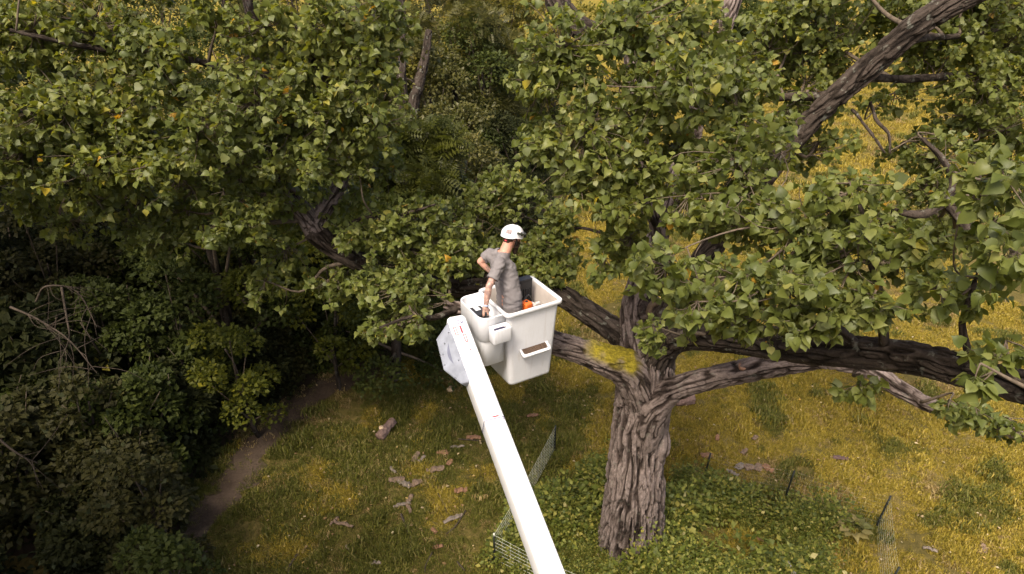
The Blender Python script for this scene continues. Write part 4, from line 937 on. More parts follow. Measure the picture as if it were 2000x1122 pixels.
# bracket between boom tip and compartment
Bm = box_bm(.42, .12, .16, .02); lpart('mounting_bracket', local(np.array([v.co[:] for v in Bm.verts]), TIP + es * .12 + eo * .22 - ez * .42), [np.array([[v.index for v in f.verts]]) for f in Bm.faces], m_white, lift, False)

# ------------------------------------------------------------------ things in the bucket
def blocal(u, w, z): return BC0 + U * u + W * w + ZV * z
sv_ = at(1024, 541, 8.86); sv_[2] = FLOORZ
scab = empty('tool_scabbard', tuple(sv_), 'tall black ribbed plastic tool box standing against the bucket wall behind the worker', 'tool box', rz=UA)
obj('case', bm_mesh('case', box_bm(.20, .10, 1.19, .02, 3, (0, 0, .596))), m_black, scab)
for k in range(5): obj('rib', bm_mesh('rib', box_bm(.016, .016, .72, .006, 2, (-.07 + .035 * k, -.053, .72))), m_black, scab)
obj('lid', bm_mesh('lid', box_bm(.19, .11, .03, .01, 2, (0, 0, 1.20))), m_black, scab)
cs0 = at(1033, 584, 8.66); cs0[2] = FLOORZ + .005; SZ = .26
saw = empty('chainsaw', tuple(cs0), 'orange and grey chainsaw standing upright in the bucket beside the worker', 'chainsaw', rz=UA + .25)
obj('guide_bar', bm_mesh('bar', box_bm(.07, .008, .72, .003, 1, (0, 0, .365))), m_steel, saw)
eng = obj('engine_body', bm_mesh('engine', box_bm(.20, .15, .26, .035, 3, (.03, 0, .58 + SZ))), m_saw, saw)
obj('top_cover', bm_mesh('cover', box_bm(.12, .13, .12, .03, 3, (-.055, -.01, .735 + SZ))), m_orange, saw)
obj('filler_cap', bm_mesh('cap', box_bm(.035, .035, .012, .004, 1, (-.05, -.01, .799 + SZ))), m_black, saw)
obj('clutch_cover', bm_mesh('clutch', box_bm(.12, .05, .18, .02, 2, (.08, -.06, .66 + SZ))), m_saw, saw)
G = Geo(); thin_tube(G, [np.array([.09, .07, .5 + SZ]), np.array([.15, .10, .66 + SZ]), np.array([.08, .09, .80 + SZ]), np.array([-.03, .07, .76 + SZ])], [.012] * 4, 8, 16); obj('front_handle', G.mesh('handle'), m_black, saw)
G = Geo(); thin_tube(G, [np.array([-.10, 0, .56 + SZ]), np.array([-.13, 0, .68 + SZ]), np.array([-.09, 0, .80 + SZ])], [.014] * 3, 8, 12); obj('rear_handle', G.mesh('handle'), m_orange, saw)

# ------------------------------------------------------------------ the worker
FWD = unit(np.array([.80, .60, 0])); RGT = np.array([FWD[1], -FWD[0], 0])
PEL = at(995, 588, 8.60); NECK = at(984, 491, 8.42); HEAD = at(1000, 464, 8.43)
SHR = at(976, 515, 8.22); ELR = at(955, 560, 8.16); WRR = at(948, 601, 8.21); HNR = at(948, 612, 8.22)
SHL = at(957, 496, 8.60); ELL = at(938, 511, 8.66); WRL = at(962, 535, 8.74); HNL = at(976, 545, 8.70)
def capsule(G, p0, r0, p1, r1, sx=1.0, axis=None, nr=14, nh=4):
    """tapered capsule, optionally flattened by sx along axis"""
    p0 = np.asarray(p0, float); p1 = np.asarray(p1, float); t = unit(p1 - p0)
    a = np.asarray(axis if axis is not None else ([0, 0, 1.] if abs(t[2]) < .8 else [1., 0, 0]), float); a = unit(a - t * a.dot(t)); b = np.cross(t, a)
    R = []; 
    for k in range(nh): q = math.pi / 2 * (1 - k / nh); R.append((p0 - t * r0 * math.sin(q), r0 * math.cos(q) + 1e-4))
    R.append((p0, r0)); R.append(((p0 + p1) / 2, (r0 + r1) / 2)); R.append((p1, r1))
    for k in range(1, nh + 1): q = math.pi / 2 * k / nh; R.append((p1 + t * r1 * math.sin(q), r1 * math.cos(q) + 1e-4))
    th = np.linspace(0, 2 * np.pi, nr, endpoint=False)
    V = np.concatenate([c + r * (np.cos(th)[:, None] * a * sx + np.sin(th)[:, None] * b) for c, r in R])
    G.add(V, [grid_faces(len(R), nr), np.array([list(range(nr))[::-1], [(len(R) - 1) * nr + k for k in range(nr)]])])
def fuse(name, G, voxel, smooth=4, wrinkle=0, seed=0):
    me = G.mesh(name); o = bpy.data.objects.new('tmp_fuse', me); COL.objects.link(o)
    r = o.modifiers.new('r', 'REMESH'); r.mode = 'VOXEL'; r.voxel_size = voxel
    s = o.modifiers.new('s', 'SMOOTH'); s.iterations = smooth; s.factor = .5
    dg = bpy.context.evaluated_depsgraph_get(); ev = o.evaluated_get(dg); out = bpy.data.meshes.new_from_object(ev)
    bpy.data.objects.remove(o); out.name = name
    n = len(out.vertices); V = np.zeros(n * 3, np.float32); out.vertices.foreach_get('co', V); V = V.reshape(-1, 3).astype(float)
    if wrinkle:
        N = np.zeros(n * 3, np.float32); out.vertices.foreach_get('normal', N); N = N.reshape(-1, 3)
        q = V * [16, 16, 34] + np.c_[vnoise(V * 9, 3), vnoise(V * 9, 4), vnoise(V * 9, 5)] * 1.2
        V = V + N * (wrinkle * vnoise(q, seed + 1) + wrinkle * .6 * (1 - 2 * np.abs(vnoise(q * .6 + 5, seed + 2))))[:, None]
        out.vertices.foreach_set('co', V.astype(np.float32).ravel())
    out.polygons.foreach_set('use_smooth', np.ones(len(out.polygons), bool)); out.update(); return out, V
def cut(me, tests):
    bm = bmesh.new(); bm.from_mesh(me); kill = [v for v in bm.verts if any(t(np.array(v.co)) for t in tests)]
    bmesh.ops.delete(bm, geom=kill, context='VERTS'); bm.to_mesh(me); bm.free(); return me
man = empty('person', (PEL[0], PEL[1], FLOORZ), 'worker in grey T-shirt and white helmet standing in the white bucket, looking away', 'person')
HF = unit(np.array([.86, .46, -.26])); HS = unit(np.cross(HF, ZV)); HU = np.cross(HS, HF)      # head: forward, right side, up
B = Geo()
# head and neck
capsule(B, HEAD + HU * .03 - HF * .025, .088, HEAD + HU * .02 + HF * .03, .082)
capsule(B, HEAD - HU * .035 + HF * .025, .07, HEAD - HU * .085 + HF * .055, .05)
capsule(B, HEAD - HU * .015 + HF * .105, .014, HEAD - HU * .045 + HF * .122, .017, nr=8)       # nose
for s in (-1, 1):
    capsule(B, HEAD + HU * .012 + HS * s * .082 - HF * .005, .018, HEAD - HU * .035 + HS * s * .078, .014, .5, HS, 8)   # ears
    capsule(B, HEAD + HU * .012 + HF * .088 + HS * s * .015, .012, HEAD + HU * .012 + HF * .080 + HS * s * .05, .012, nr=8)  # brow
capsule(B, HEAD - HU * .04 - HF * .025, .066, NECK - ZV * .05, .074)
capsule(B, NECK - ZV * .05, .075, SHR * .55 + NECK * .45 - ZV * .03, .06); capsule(B, NECK - ZV * .05, .075, SHL * .55 + NECK * .45 - ZV * .03, .06)
CH = NECK * .72 + PEL * .28 - FWD * .035
for s, sh in ((1, SHR), (-1, SHL)):
    capsule(B, CH + RGT * s * .075, .088, PEL + RGT * s * .065 + ZV * .12, .092); capsule(B, sh - RGT * s * .02, .06, CH + RGT * s * .06, .085)
    hip = PEL + RGT * s * .09; knee = PEL + RGT * s * .10 + FWD * .05; knee[2] = FLOORZ + .50; ank = PEL + RGT * s * .11 - FWD * .01; ank[2] = FLOORZ + .09
    capsule(B, hip, .092, knee, .062); capsule(B, knee, .06, ank, .04); capsule(B, ank - ZV * .04 - FWD * .03, .04, ank - ZV * .05 + FWD * .12, .033)
capsule(B, PEL + ZV * .1, .11, PEL - ZV * .02, .115)
def arm(sh, el, wr, r=(.052, .042, .036, .026)):
    capsule(B, sh, r[0], el, r[1]); m = el * .68 + wr * .32; capsule(B, el, r[1] - .001, m, .043); capsule(B, m, .043, wr, r[3])
arm(SHR, ELR, WRR); arm(SHL, ELL, WRL)
def hand(wr, palm_dir, across, curl, span=.085):
    """palm from wrist along palm_dir; four fingers spread along across and bending towards curl; thumb on the side"""
    pd, ac, cu = unit(palm_dir), unit(across), unit(curl); base = wr + pd * span
    capsule(B, wr + ac * .018, .022, base + ac * .024, .019, nr=10); capsule(B, wr - ac * .018, .022, base - ac * .024, .019, nr=10); capsule(B, wr, .024, base, .020, nr=10)
    for k, l in enumerate((.90, 1.0, .95, .78)):
        p0 = base + ac * (.031 - .0205 * k); p1 = p0 + (pd * .75 + cu * .65) * .040 * l; p2 = p1 + (pd * -.05 + cu) * .028 * l; p3 = p2 + (pd * -.75 + cu * .6) * .02 * l
        capsule(B, p0, .0095, p1, .009, nr=8); capsule(B, p1, .009, p2, .0085, nr=8); capsule(B, p2, .0085, p3, .0075, nr=8)
    t0 = wr + pd * .02 + ac * .028; t1 = t0 + (pd * .6 + ac * .7 + cu * .2) * .036; t2 = t1 + (pd * .55 + ac * -.05 + cu * .8) * .034
    capsule(B, t0, .013, t1, .011, nr=8); capsule(B, t1, .011, t2, .0095, nr=8)
hand(WRR, np.array([.05, -.25, -.95]), FWD * .9 + RGT * .2, np.array([-.15, .9, -.3]))
hand(WRL, HNL - WRL, -ZV + FWD * .2, PEL - WRL, .07)
bm_, _ = fuse('body', B, .0062, 5)
m_skin, nt, b = mat('skin', .5, .4); b.inputs['Subsurface Weight'].default_value = .08; b.inputs['Subsurface Radius'].default_value = (.012, .005, .003)
c1, f1 = noise_col(nt, 5, [(.35, (.47, .235, .165)), (.65, (.56, .32, .235))], 3)
vn = nd(nt, 'ShaderNodeAttribute', attribute_name='tattoo'); ink, fi = noise_col(nt, 30, [(.44, (.26, .17, .145)), (.54, (.50, .30, .23))], 3, .6)
nt.links.new(mixc(nt, vn.outputs['Fac'], c1, ink), b.inputs['Base Color'])
def seg_d(P, a, c): ab = c - a; t = np.clip(((P - a) @ ab) / ab.dot(ab), 0, 1); return np.linalg.norm(P - a - t[:, None] * ab, axis=1)
tt = ((seg_d(_, ELR + (SHR - ELR) * .18, WRR) < .075) | (seg_d(_, SHL, WRL) < .075)).astype(np.float32)
a_ = bm_.attributes.new('tattoo', 'FLOAT', 'POINT'); a_.data.foreach_set('value', tt)
def mpart(name, me, mt, parent=None):
    o = obj(name, me, mt); o.parent = parent or man
    o.matrix_parent_inverse = Matrix.Translation(-Vector(man.location)) if parent is None else Matrix.Identity(4); return o
body = mpart('body', bm_, m_skin)
# T-shirt
S = Geo(); i_ = .016
for s, sh in ((1, SHR), (-1, SHL)):
    capsule(S, CH + RGT * s * .08, .100 + i_, PEL + RGT * s * .068 + ZV * .10, .106 + i_); capsule(S, PEL + RGT * s * .068 + ZV * .10, .106 + i_, PEL + RGT * s * .07 - ZV * .20, .112 + i_)
    capsule(S, sh - RGT * s * .02, .062 + i_, CH + RGT * s * .055, .088 + i_); capsule(S, NECK - ZV * .055, .072 + i_, sh * .55 + NECK * .45 - ZV * .03, .062 + i_)
for sh, el in ((SHR, ELR), (SHL, ELL)): capsule(S, sh, .055 + i_, sh + (el - sh) * .95, .058 + i_)
sm, _ = fuse('shirt', S, .011, 4, .0075, 9)
def sleeve_end(sh, el, f):
    e = sh + (el - sh) * f; d = unit(el - sh); return lambda p: (p - e).dot(d) > 0 and np.linalg.norm(p - e - d * .08) < .135 and seg_d(p[None], CH + RGT * .075, PEL + RGT * .065)[0] > .125 and seg_d(p[None], CH - RGT * .075, PEL - RGT * .065)[0] > .125 and seg_d(p[None], e, el + d * .1)[0] < .082
cut(sm, [sleeve_end(SHR, ELR, .70), sleeve_end(SHL, ELL, .60), lambda p: p[2] < PEL[2] - .20, lambda p: np.linalg.norm((p - NECK - ZV * .03)) < .082])
m_shirt, nt, b = mat('grey_cotton', .9, .1)
c1, f1 = noise_col(nt, 9, [(.3, (.155, .142, .142)), (.7, (.215, .20, .20))], 5); nt.links.new(c1, b.inputs['Base Color']); n_, f2 = noise_col(nt, 260, [(.3, (0, 0, 0)), (.7, (1, 1, 1))], 2); bump(nt, b, f2, .25, .003)
mpart('shirt', sm, m_shirt)
T_ = Geo()
for s in (1, -1):
    hip = PEL + RGT * s * .09; knee = PEL + RGT * s * .10 + FWD * .05; knee[2] = FLOORZ + .50; ank = PEL + RGT * s * .11 - FWD * .01; ank[2] = FLOORZ + .12
    capsule(T_, hip - ZV * .06, .098, knee, .082); capsule(T_, knee, .082, ank, .065)
capsule(T_, PEL - ZV * .05, .105, PEL - ZV * .10, .11)
tm, _ = fuse('trousers', T_, .014, 4, .006, 15); mpart('trousers', tm, plain('work_trousers', (.05, .05, .055), .9, .1, .2, 12))
for s in (1, -1):
    K = Geo(); ank = PEL + RGT * s * .11 - FWD * .01; ank[2] = FLOORZ + .09
    capsule(K, ank + ZV * .06, .056, ank - ZV * .03, .055); capsule(K, ank - ZV * .04 - FWD * .03, .046, ank - ZV * .046 + FWD * .13, .042)
    km, _ = fuse('boot', K, .012, 3); mpart('boot', km, plain('boot_leather', (.06, .035, .02), .7, .3, .2))
# beard, hair
K = Geo(); capsule(K, HEAD - HU * .055 + HF * .075, .050, HEAD - HU * .19 + HF * .095, .030)
for s in (-1, 1): capsule(K, HEAD - HU * .02 + HS * s * .066 + HF * .025, .022, HEAD - HU * .09 + HS * s * .03 + HF * .07, .042)
km, _ = fuse('beard', K, .008, 2, .007, 22); mpart('beard', km, plain('dark_hair', (.035, .021, .014), .85, .2, .4, 60))
K = Geo(); capsule(K, HEAD + HU * .0 - HF * .05, .082, HEAD - HU * .045 - HF * .045, .062); capsule(K, HEAD + HU * .03, .094, HEAD + HU * .03 - HF * .04, .092)
for s in (-1, 1): capsule(K, HEAD + HS * s * .07 + HF * .01, .022, HEAD - HU * .03 + HS * s * .07 + HF * .02, .016)
km, _ = fuse('hair', K, .009, 2, .005, 25); mpart('hair', km, plain('brown_hair', (.055, .033, .022), .85, .2, .4, 60))
# helmet
m_helm = plain('helmet_white', (.80, .80, .82), .28, .5, .02, 6)
HC = HEAD + HU * .045 - HF * .005; nph, nth = 16, 48; V = []
for k in range(nph + 1):
    for j in range(nth):
        th = 2 * math.pi * j / nth; low = .10 + .05 * max(0, math.cos(th)) * 0 + .10 * max(0, -math.cos(th)) ** 1.5 - .10 * math.exp(-((abs(th - math.pi) - 1.57) / .35) ** 2)
        ph = (math.pi / 2 + low + .12) * k / nph; rr = 1 + .05 * (k == nph) + .018 * (abs(math.sin(th)) < .24) * (k < nph - 3)
        V.append(HC + rr * (HF * .150 * math.sin(ph) * math.cos(th) + HS * .118 * math.sin(ph) * math.sin(th) + HU * .118 * math.cos(ph)))
helm = mpart('helmet', mesh_np('helmet', np.array(V), [grid_faces(nph + 1, nth)]), m_helm)
def on_helm(th, ph, e=1.01): return HC + e * (HF * .150 * math.sin(ph) * math.cos(th) + HS * .118 * math.sin(ph) * math.sin(th) + HU * .118 * math.cos(ph))
def patch(name, th0, th1, ph0, ph1, mt, e=1.02, n=5):
    V = [on_helm(th0 + (th1 - th0) * i / n, ph0 + (ph1 - ph0) * j / n, e) for j in range(n + 1) for i in range(n + 1)]
    return mpart(name, mesh_np(name, np.array(V), [grid_faces(n + 1, n + 1, False)]), mt, helm)
m_flag = plain('flag_patch', (.30, .24, .24), .7, .2, .4, 90)
patch('flag_sticker', 2.15, 2.70, .92, 1.34, m_flag, 1.035)
patch('vent', .98, 1.20, 1.05, 1.45, m_black, 1.035); patch('logo', .70, .86, 1.0, 1.14, m_txt); patch('logo', .62, .88, 1.28, 1.33, m_txt); patch('logo', .80, .90, 1.08, 1.18, m_navy)
G = Geo(); th = np.linspace(-1.75, 1.75, 30)
thin_tube(G, [HC + HF * (.155 * math.cos(t) + .012) + HS * .128 * math.sin(t) + HU * (.052 - .03 * math.cos(t)) for t in th], [.012] * 4, 8, 60)
mpart('goggle_strap', G.mesh('strap'), plain('strap_dark', (.05, .055, .04), .7), helm)
K = Geo()
for s in (-.55, .55): capsule(K, HC + HF * .14 + HS * (.0 + s * .06) + HU * .02, .030, HC + HF * .15 + HS * (.0 + s * .09) + HU * .0, .028, .6, HF)
km, _ = fuse('goggles', K, .008, 2); mpart('goggles', km, m_black, helm)
G = Geo()
for s in (-1, 1): thin_tube(G, [HC + HS * s * .112 + HF * .0 - HU * .01, HEAD + HS * s * .088 - HU * .05 + HF * .03, HEAD - HU * .125 + HF * .05 + HS * s * .03], [.006, .006, .006], 6, 12)
thin_tube(G, [HC + HS * .108 - HF * .06 - HU * .02, HEAD + HS * .09 - HU * .05 + HF * .03], [.005, .005], 6, 6)
mpart('chin_strap', G.mesh('chin'), m_black, helm)
K = Geo(); capsule(K, HEAD + HS * .03 - HF * .105 - HU * .03, .014, HEAD + HS * .045 - HF * .10 - HU * .03, .014); km, _ = fuse('dial', K, .007, 2); mpart('fit_dial', km, plain('dial_red', (.55, .05, .07), .5), helm)
# wrist band
G = Geo(); d = unit(WRR - ELR); c0 = WRR - d * .025; T, N, Bx = frames(np.array([c0, c0 + d * .02])); th = np.linspace(0, 2 * np.pi, 20, endpoint=False)
G.add(np.concatenate([c0 + d * z + r * (np.cos(th)[:, None] * N[0] + np.sin(th)[:, None] * Bx[0]) for r, z in ((.030, -.012), (.036, -.010), (.036, .010), (.030, .012))]), [grid_faces(4, 20)])
mpart('wrist_band', G.mesh('band'), plain('band_blue', (.42, .48, .62), .6))

# ------------------------------------------------------------------ net fence round the weeds
fence = empty('electric_net_fence', tuple(gp(1083, 884)), 'thin net fence on dark stakes enclosing the weedy plot around the trunk', 'fence')
m_post = plain('stake_dark', (.015, .018, .014), .6, .3); m_net = plain('net_pale', (.55, .56, .46), .7, .2, .3, 60)
fp = [(1083, 884, 0, 0), (966, 1103, 0, 0), (1165, 1200, 0, 0), None, (1722, 1168, .10, .0), (1710, 1030, .12, .05), (1531, 978, .06, 0), (1374, 941, .04, 0)]
posts = []
for q in fp:
    if q is None: posts.append(None); continue
    g = gp(q[0], q[1]); g[2] = float(gz(g[0], g[1])[0]); top = g + np.array([q[2], q[3], .74 if q[0] > 1200 else .74]); posts.append((g, top))
    G = Geo(); thin_tube(G, [g - [0, 0, .15], (g + top) / 2, top], [.022, .02, .018], 7, 4); o = inv_top(obj('post', G.mesh('post'), m_post), fence); o.matrix_parent_inverse = Matrix.Translation(-Vector(fence.location))
    if q[0] == 966: 
        G = Geo(); thin_tube(G, [top - [0, 0, .03], top + [0, 0, .02]], [.02, .016], 8, 3); o = obj('post_cap', G.mesh('cap'), m_net); o.parent = fence; o.matrix_parent_inverse = Matrix.Translation(-Vector(fence.location))
def net(a, b_, sag=.0, th_=.0027):
    G = Geo(); L = np.linalg.norm(b_[0] - a[0]); n = 10
    for k in range(9):
        f = .06 + .92 * k / 8; P = []
        for j in range(n + 1):
            t = j / n; p = (a[0] + (a[1] - a[0]) * f) * (1 - t) + (b_[0] + (b_[1] - b_[0]) * f) * t; p = p - [0, 0, sag * math.sin(math.pi * t) * f]; P.append(p)
        thin_tube(G, P, [th_, th_], 4, 14)
    for j in range(1, int(L / .16)):
        t = j / int(L / .16); z = sag * math.sin(math.pi * t)
        p0 = (a[0] * (1 - t) + b_[0] * t); p1 = (a[1] * (1 - t) + b_[1] * t) - [0, 0, z]; thin_tube(G, [p0 + (p1 - p0) * .06, p1], [th_ * .6, th_ * .6], 3, 3)
    o = tag(obj('netting', G.mesh('net'), m_net), kind='stuff'); o.parent = fence; o.matrix_parent_inverse = Matrix.Translation(-Vector(fence.location))
for i in range(len(posts) - 1):
    if posts[i] is not None and posts[i + 1] is not None: net(posts[i], posts[i + 1], .06, .0027 if i < 3 else .0010 if i == 4 else .0005)

# ------------------------------------------------------------------ timber, bark and sticks on the grass
m_log = plain('log_bark', (.19, .125, .10), .9, .15, .35, 18, bmp=.8); m_cut = plain('sawn_wood', (.52, .38, .24), .8, .2, .15, 30); m_red_cut = plain('reddish_cut', (.26, .12, .075), .85, .15, .25, 20, bmp=.5)
m_bark_in = plain('bark_strip', (.15, .105, .072), .9, .15, .3, 18, bmp=.7); m_bark_gr = plain('weathered_bark', (.165, .135, .105), .9, .15, .35, 22, bmp=.7); m_bark_or = plain('fresh_bark', (.19, .105, .06), .9, .15, .3, 20, bmp=.7)
m_weather = plain('weathered_board', (.36, .34, .34), .9, .15, .35, 16, bmp=.6)
def gpt(px, py, h=.0): g = gp(px, py); g[2] = float(gz(g[0], g[1])[0]) + h; return g
# split log left of the boom
a, b_ = gpt(742, 862, .11), gpt(768, 830, .11)
lg = empty('split_log', tuple(gpt(755, 846)), 'short split log with a pale sawn knot on the grass left of the boom', 'log')
def gpart(name, me, mt, par, base): o = obj(name, me, mt); o.parent = par; o.matrix_parent_inverse = Matrix.Translation(-Vector(base.location)) if par == base else Matrix.Identity(4); return o
me, C, R = bark_tube([a, (a + b_) / 2, b_], [.10, .095, .085], 30, .02, .04, 14, 5, seed=3); gpart('log_body', me, m_log, lg, lg)
G = Geo(); p = gpt(747, 850, .20); thin_tube(G, [p - [0, 0, .08], p + [-.01, -.01, .03]], [.055, .05], 14, 3); gpart('sawn_knot', G.mesh('knot'), m_cut, lg, lg)
# wood disc
G = Geo(); p = gpt(880, 763, .07); thin_tube(G, [p - [0, 0, .03], p + [.0, -.012, .035]], [.085, .085], 20, 2); o = obj('wood_slice', G.mesh('slice'), m_cut); tag(o, 'pale round wood slice on the grass left of the boom', 'wood slice')
# log chunk behind the trunk
a, b_ = gpt(1318, 792, .12), gpt(1352, 786, .12); lg = empty('log_chunk', tuple(a), 'reddish sawn log chunk on the grass just behind the right of the trunk', 'log')
me, C, R = bark_tube([a, (a + b_) / 2, b_], [.13, .14, .135], 26, .03, .04, 12, 5, seed=5); gpart('log_body', me, m_log, lg, lg)
G = Geo(); d = unit(b_ - a); thin_tube(G, [b_ - d * .01, b_ + d * .006], [.125, .123], 22, 2); gpart('cut_face', G.mesh('face'), m_red_cut, lg, lg)
# weathered pointed board at the bottom edge
p = gpt(1548, 1150, 0); n = 9; V = []
ax1 = unit(np.array([.75, .3, 0])); top = np.array([-.16, .02, .62])
for k in range(n):
    t = k / (n - 1); w = .11 * (1 - t) ** .7 + .008 + .012 * math.sin(k * 2.3); c = p + top * t + ax1 * .02 * math.sin(t * 4)
    for sx, sy in ((-1, -1), (-.3, -1.5), (.35, -.7), (1, -1.1), (1, 1), (-1, 1)): V.append(c + ax1 * w * sx + np.cross(ax1, ZV) * .018 * sy)
snag = tag(obj('weathered_board', mesh_np('board', np.array(V), [grid_faces(n, 6), np.array([[5, 4, 3, 2, 1, 0]])], False), m_weather), 'grey weathered pointed board sticking up from the weeds at the bottom edge', 'board')
# bark strips
def strip(px, py, L, w, ang, mt, label, group, name='bark_strip', cat='bark', curl=.5, h=.05):
    g = gpt(px, py, h); r = random.Random(px * 7 + py); n, m = 9, 5; V = []
    d = np.array([math.cos(ang), math.sin(ang), 0]); s = np.array([-d[1], d[0], 0]); bend = r.uniform(-.12, .12); w = w * 1.35; L = L * .9; curl = curl * .6
    for k in range(n):
        t = k / (n - 1) - .5; ww = w * (1 - 1.2 * abs(t) ** 2.2) * r.uniform(.8, 1.15); cz = L * .05 * r.uniform(.2, 1) * (1 - 4 * t * t) + .02 * r.uniform(-1, 1)
        c = d * L * t + s * L * bend * (4 * t * t - 1) * .5
        for j in range(m):
            q = j / (m - 1) - .5; V.append(c + s * ww * q + [0, 0, cz + ww * curl * (.25 - q * q) * 2 + .006 * r.uniform(-1, 1)])
    V = np.array(V); V2 = V - [0, 0, .012]; k0 = len(V)
    F = grid_faces(n, m, False); F2 = F[:, ::-1] + k0
    edge = [i for i in range(m)] + [k * m + m - 1 for k in range(1, n)] + [(n - 1) * m + j for j in range(m - 2, -1, -1)] + [k * m for k in range(n - 2, 0, -1)]
    E = np.array([[edge[i], edge[i - 1], edge[i - 1] + k0, edge[i] + k0] for i in range(len(edge))])
    o = obj(name, mesh_np(name, np.concatenate([V, V2]), [np.concatenate([F, F2, E])], False), mt, None, tuple(g)); return tag(o, label, cat, group)
SL = [(812, 895, .34, .10, 1.35, m_bark_in, 'curled tan bark strip standing out above the pile left of the boom'), (824, 897, .26, .06, 1.1, m_bark_gr, 'narrow grey bark strip beside the curled tan one'),
      (850, 917, .42, .12, .25, m_bark_in, 'wide tan bark strip, largest right of the bark pile'), (775, 938, .36, .11, .1, m_bark_in, 'flat tan bark piece at the left end of the bark pile'),
      (790, 946, .34, .10, -.5, m_bark_gr, 'grey bark piece in the middle of the bark pile'), (812, 944, .30, .12, .6, m_bark_in, 'broken tan bark piece at the right end of the bark pile'),
      (768, 920, .26, .05, -.9, m_bark_gr, 'thin curved bark strip above the bark pile'), (865, 885, .30, .09, -.2, m_bark_or, 'rusty bark fragment near the boom above the wide strip'),
      (893, 874, .34, .05, .1, m_bark_gr, 'long grey stick of bark lying level beside the boom'), (878, 905, .22, .08, 1.2, m_bark_or, 'small rusty bark curl between the wide strip and the boom'),
      (785, 987, .38, .06, .3, m_bark_gr, 'grey bark strip lying below the bark pile'), (800, 975, .26, .07, 1.3, m_bark_in, 'upright tan sliver below the bark pile'),
      (798, 995, .26, .05, -1.1, m_bark_in, 'thin tan sliver pointing down below the bark pile'), (885, 1015, .44, .07, .5, m_bark_gr, 'long grey bark strip low beside the boom'),
      (848, 1038, .17, .06, -.8, m_bark_or, 'small orange bark curl low on the grass'), (855, 1070, .22, .06, .2, m_bark_or, 'orange-brown bark chip below the small orange curl'),
      (653, 1018, .26, .04, 1.0, m_bark_in, 'looped pale bark ribbon at the lower left grass'), (672, 1026, .42, .05, -.3, m_bark_in, 'brown bark strip beside the looped ribbon'),
      (680, 1070, .18, .03, -.8, m_bark_gr, 'small pale stick at the bottom of the shaded grass'), (733, 1101, .22, .05, 0, m_bark_gr, 'short grey stick at the bottom edge of the shaded grass'),
      (900, 960, .30, .10, .2, m_bark_or, 'dull red bark slab touching the boom at mid height'), (925, 855, .36, .10, .1, m_bark_or, 'reddish bark patch right beside the boom'),
      (1040, 812, .30, .08, .2, m_bark_or, 'brown bark piece on the grass right of the boom'),
      (1443, 915, .30, .11, .8, m_bark_gr, 'pale grey bark shard on top of the heap right of the trunk'), (1430, 928, .30, .07, -.8, m_bark_gr, 'thin grey bark shard left of the heap right of the trunk'),
      (1462, 918, .24, .14, .3, m_bark_in, 'tan bark piece in the middle of the heap right of the trunk'), (1480, 918, .26, .12, 1.0, m_bark_in, 'broad tan bark piece in the heap right of the trunk'),
      (1500, 920, .26, .12, -.9, m_bark_or, 'reddish bark piece at the right end of the heap'), (1380, 893, .30, .12, .1, m_bark_or, 'flat orange-red bark slab at the foot of the first stake'),
      (1401, 858, .24, .07, 1.2, m_bark_or, 'orange bark sliver on the grass right of the trunk'), (1474, 858, .20, .08, .9, m_bark_in, 'tan bark chip above the heap right of the trunk'), (1453, 885, .22, .07, .7, m_bark_in, 'small tan bark chip just above the heap right of the trunk'),
      (1640, 900, .34, .09, -.1, plain('dark_bark', (.10, .06, .05), .9), 'dark brown bark piece lying in the sunny meadow'), (1490, 1062, .26, .08, -.6, m_bark_or, 'orange-brown bark piece in the weeds above the pointed board'),
      (1920, 1078, .20, .07, 1.3, m_bark_in, 'pale chip in the meadow at the lower right'), (1815, 1078, .26, .05, -.5, m_bark_gr, 'pale stick in the meadow at the lower right')]
for q in SL: strip(*q, 'bark pieces on the grass')
# sticks
def stick(pts, r0, label, mt=None, name='fallen_stick', h=.04):
    P = [gpt(x, y, h) for x, y in pts]; G = Geo(); thin_tube(G, P, [r0, r0 * .8, r0 * .5], 6, 12); o = obj(name, G.mesh(name), mt or M['deadwood']); tag(o, label, 'stick', 'sticks on the grass')
stick([(783, 1005), (793, 1030), (803, 1055)], .022, 'dark straight stick below the bark pile'); stick([(780, 1072), (795, 1070), (808, 1077)], .015, 'short stick at the foot of the dark straight one')
stick([(910, 1000), (890, 1030), (872, 1045)], .014, 'thin stick slanting towards the boom low down'); stick([(580, 1080), (565, 1105), (562, 1130)], .018, 'bent stick at the bottom left of the grass')
stick([(845, 1080), (832, 1105), (830, 1120)], .013, 'thin stick at the bottom edge left of the boom'); stick([(893, 1100), (903, 1112), (908, 1118)], .015, 'small pale stick at the bottom left of the boom')
stick([(855, 965), (868, 988), (872, 1004)], .010, 'fine pale twig between bark pile and boom'); stick([(895, 858), (925, 860), (948, 862)], .014, 'level twig behind the boom near the ring')
stick([(1405, 1010), (1411, 990), (1414, 975)], .010, 'pale dead stalk rising in the weeds', h=.25)
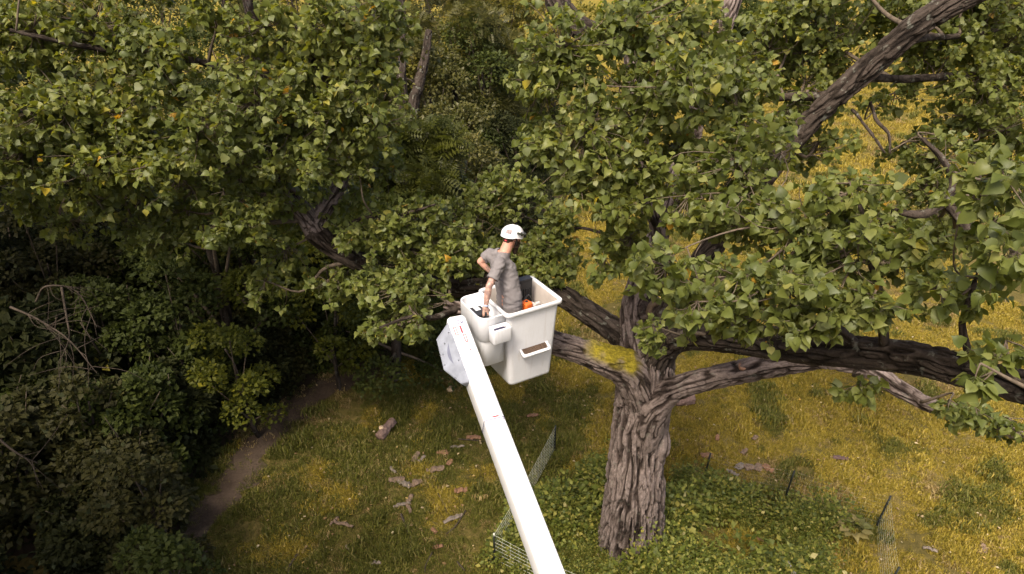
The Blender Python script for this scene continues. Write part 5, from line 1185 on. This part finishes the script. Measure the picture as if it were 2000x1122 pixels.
# broad-leaved plant in the weeds
pl0 = gpt(1660, 1050); bl = empty('broad_leaved_weed', tuple(pl0), 'low plant with broad yellowing leaves among the weeds at the right', 'plant')
m_dock = leaf_mat('dock_leaf', [(0, (.10, .105, .03)), (.5, (.17, .155, .05)), (1, (.30, .235, .10))], .6, .3, .2)
for k in range(14):
    a = k * 2.4 + .3; d = np.array([math.cos(a), math.sin(a), .25 + .3 * random.random()]); Vt, Ft = DELTA[k % 4]; n3 = np.array([0, 0, 1]) + .25 * np.array([random.gauss(0, 1), random.gauss(0, 1), 0]); G = Geo()
    leaves_np(G, (Vt * [.75, 1, 1], Ft), np.array([[d[0] * .18, d[1] * .14, .22 + .10 * random.random()]]), d[None], n3[None], np.array([.15 + .07 * random.random()]), np.array([random.random()]))
    obj('leaf', G.mesh('leaf'), m_dock, bl)
# dead branches hanging in the thicket at the left
def dead_branch(start, main, label, n=16, seed=1, r0=.02):
    r = np.random.default_rng(seed); P = [at(*q) for q in main]; t = empty('dead_branch', tuple(P[0]), label, 'branch', 'dead branches in the thicket'); C = catmull(P, 30); G = Geo(); thin_tube(G, P, [r0, r0 * .7, r0 * .3], 6, 30)
    o = obj('branch', G.mesh('branch'), M['deadwood'], t); o.matrix_parent_inverse = Matrix.Translation(-Vector(t.location)); G = Geo()
    for k in range(n):
        i = r.integers(5, 29); d = unit(C[min(i + 1, 29)] - C[i - 1]); q = unit(d * .6 + r.normal(0, .55, 3)); l = r.uniform(.25, .9)
        thin_tube(G, [C[i], C[i] + q * l * .5 + r.normal(0, .05, 3), C[i] + q * l + [0, 0, -.12 * l] + r.normal(0, .06, 3)], [r0 * .35, r0 * .22, .003], 4, 8)
    o = obj('twig', G.mesh('twig'), M['deadwood'], t); o.matrix_parent_inverse = Matrix.Translation(-Vector(t.location)); o['kind'] = 'stuff'
dead_branch(0, [(20, 600, 10.5), (75, 625, 10.5), (135, 665, 10.4), (190, 730, 10.4)], 'pale dead branch sloping across the dark thicket at the left edge', 18, 4)
dead_branch(0, [(70, 590, 10.8), (90, 560, 10.6), (150, 570, 10.6), (190, 640, 10.5)], 'arching dead branch with fine twigs at the left, above the sloping one', 14, 5)
dead_branch(0, [(0, 860, 9.6), (25, 880, 9.6), (50, 895, 9.6), (75, 905, 9.7)], 'small forked dead branch low at the left edge', 6, 6, .018)
dead_branch(0, [(120, 560, 11), (130, 620, 10.8), (135, 660, 10.7), (120, 700, 10.7)], 'drooping dead branch between the arching and sloping ones', 8, 7)
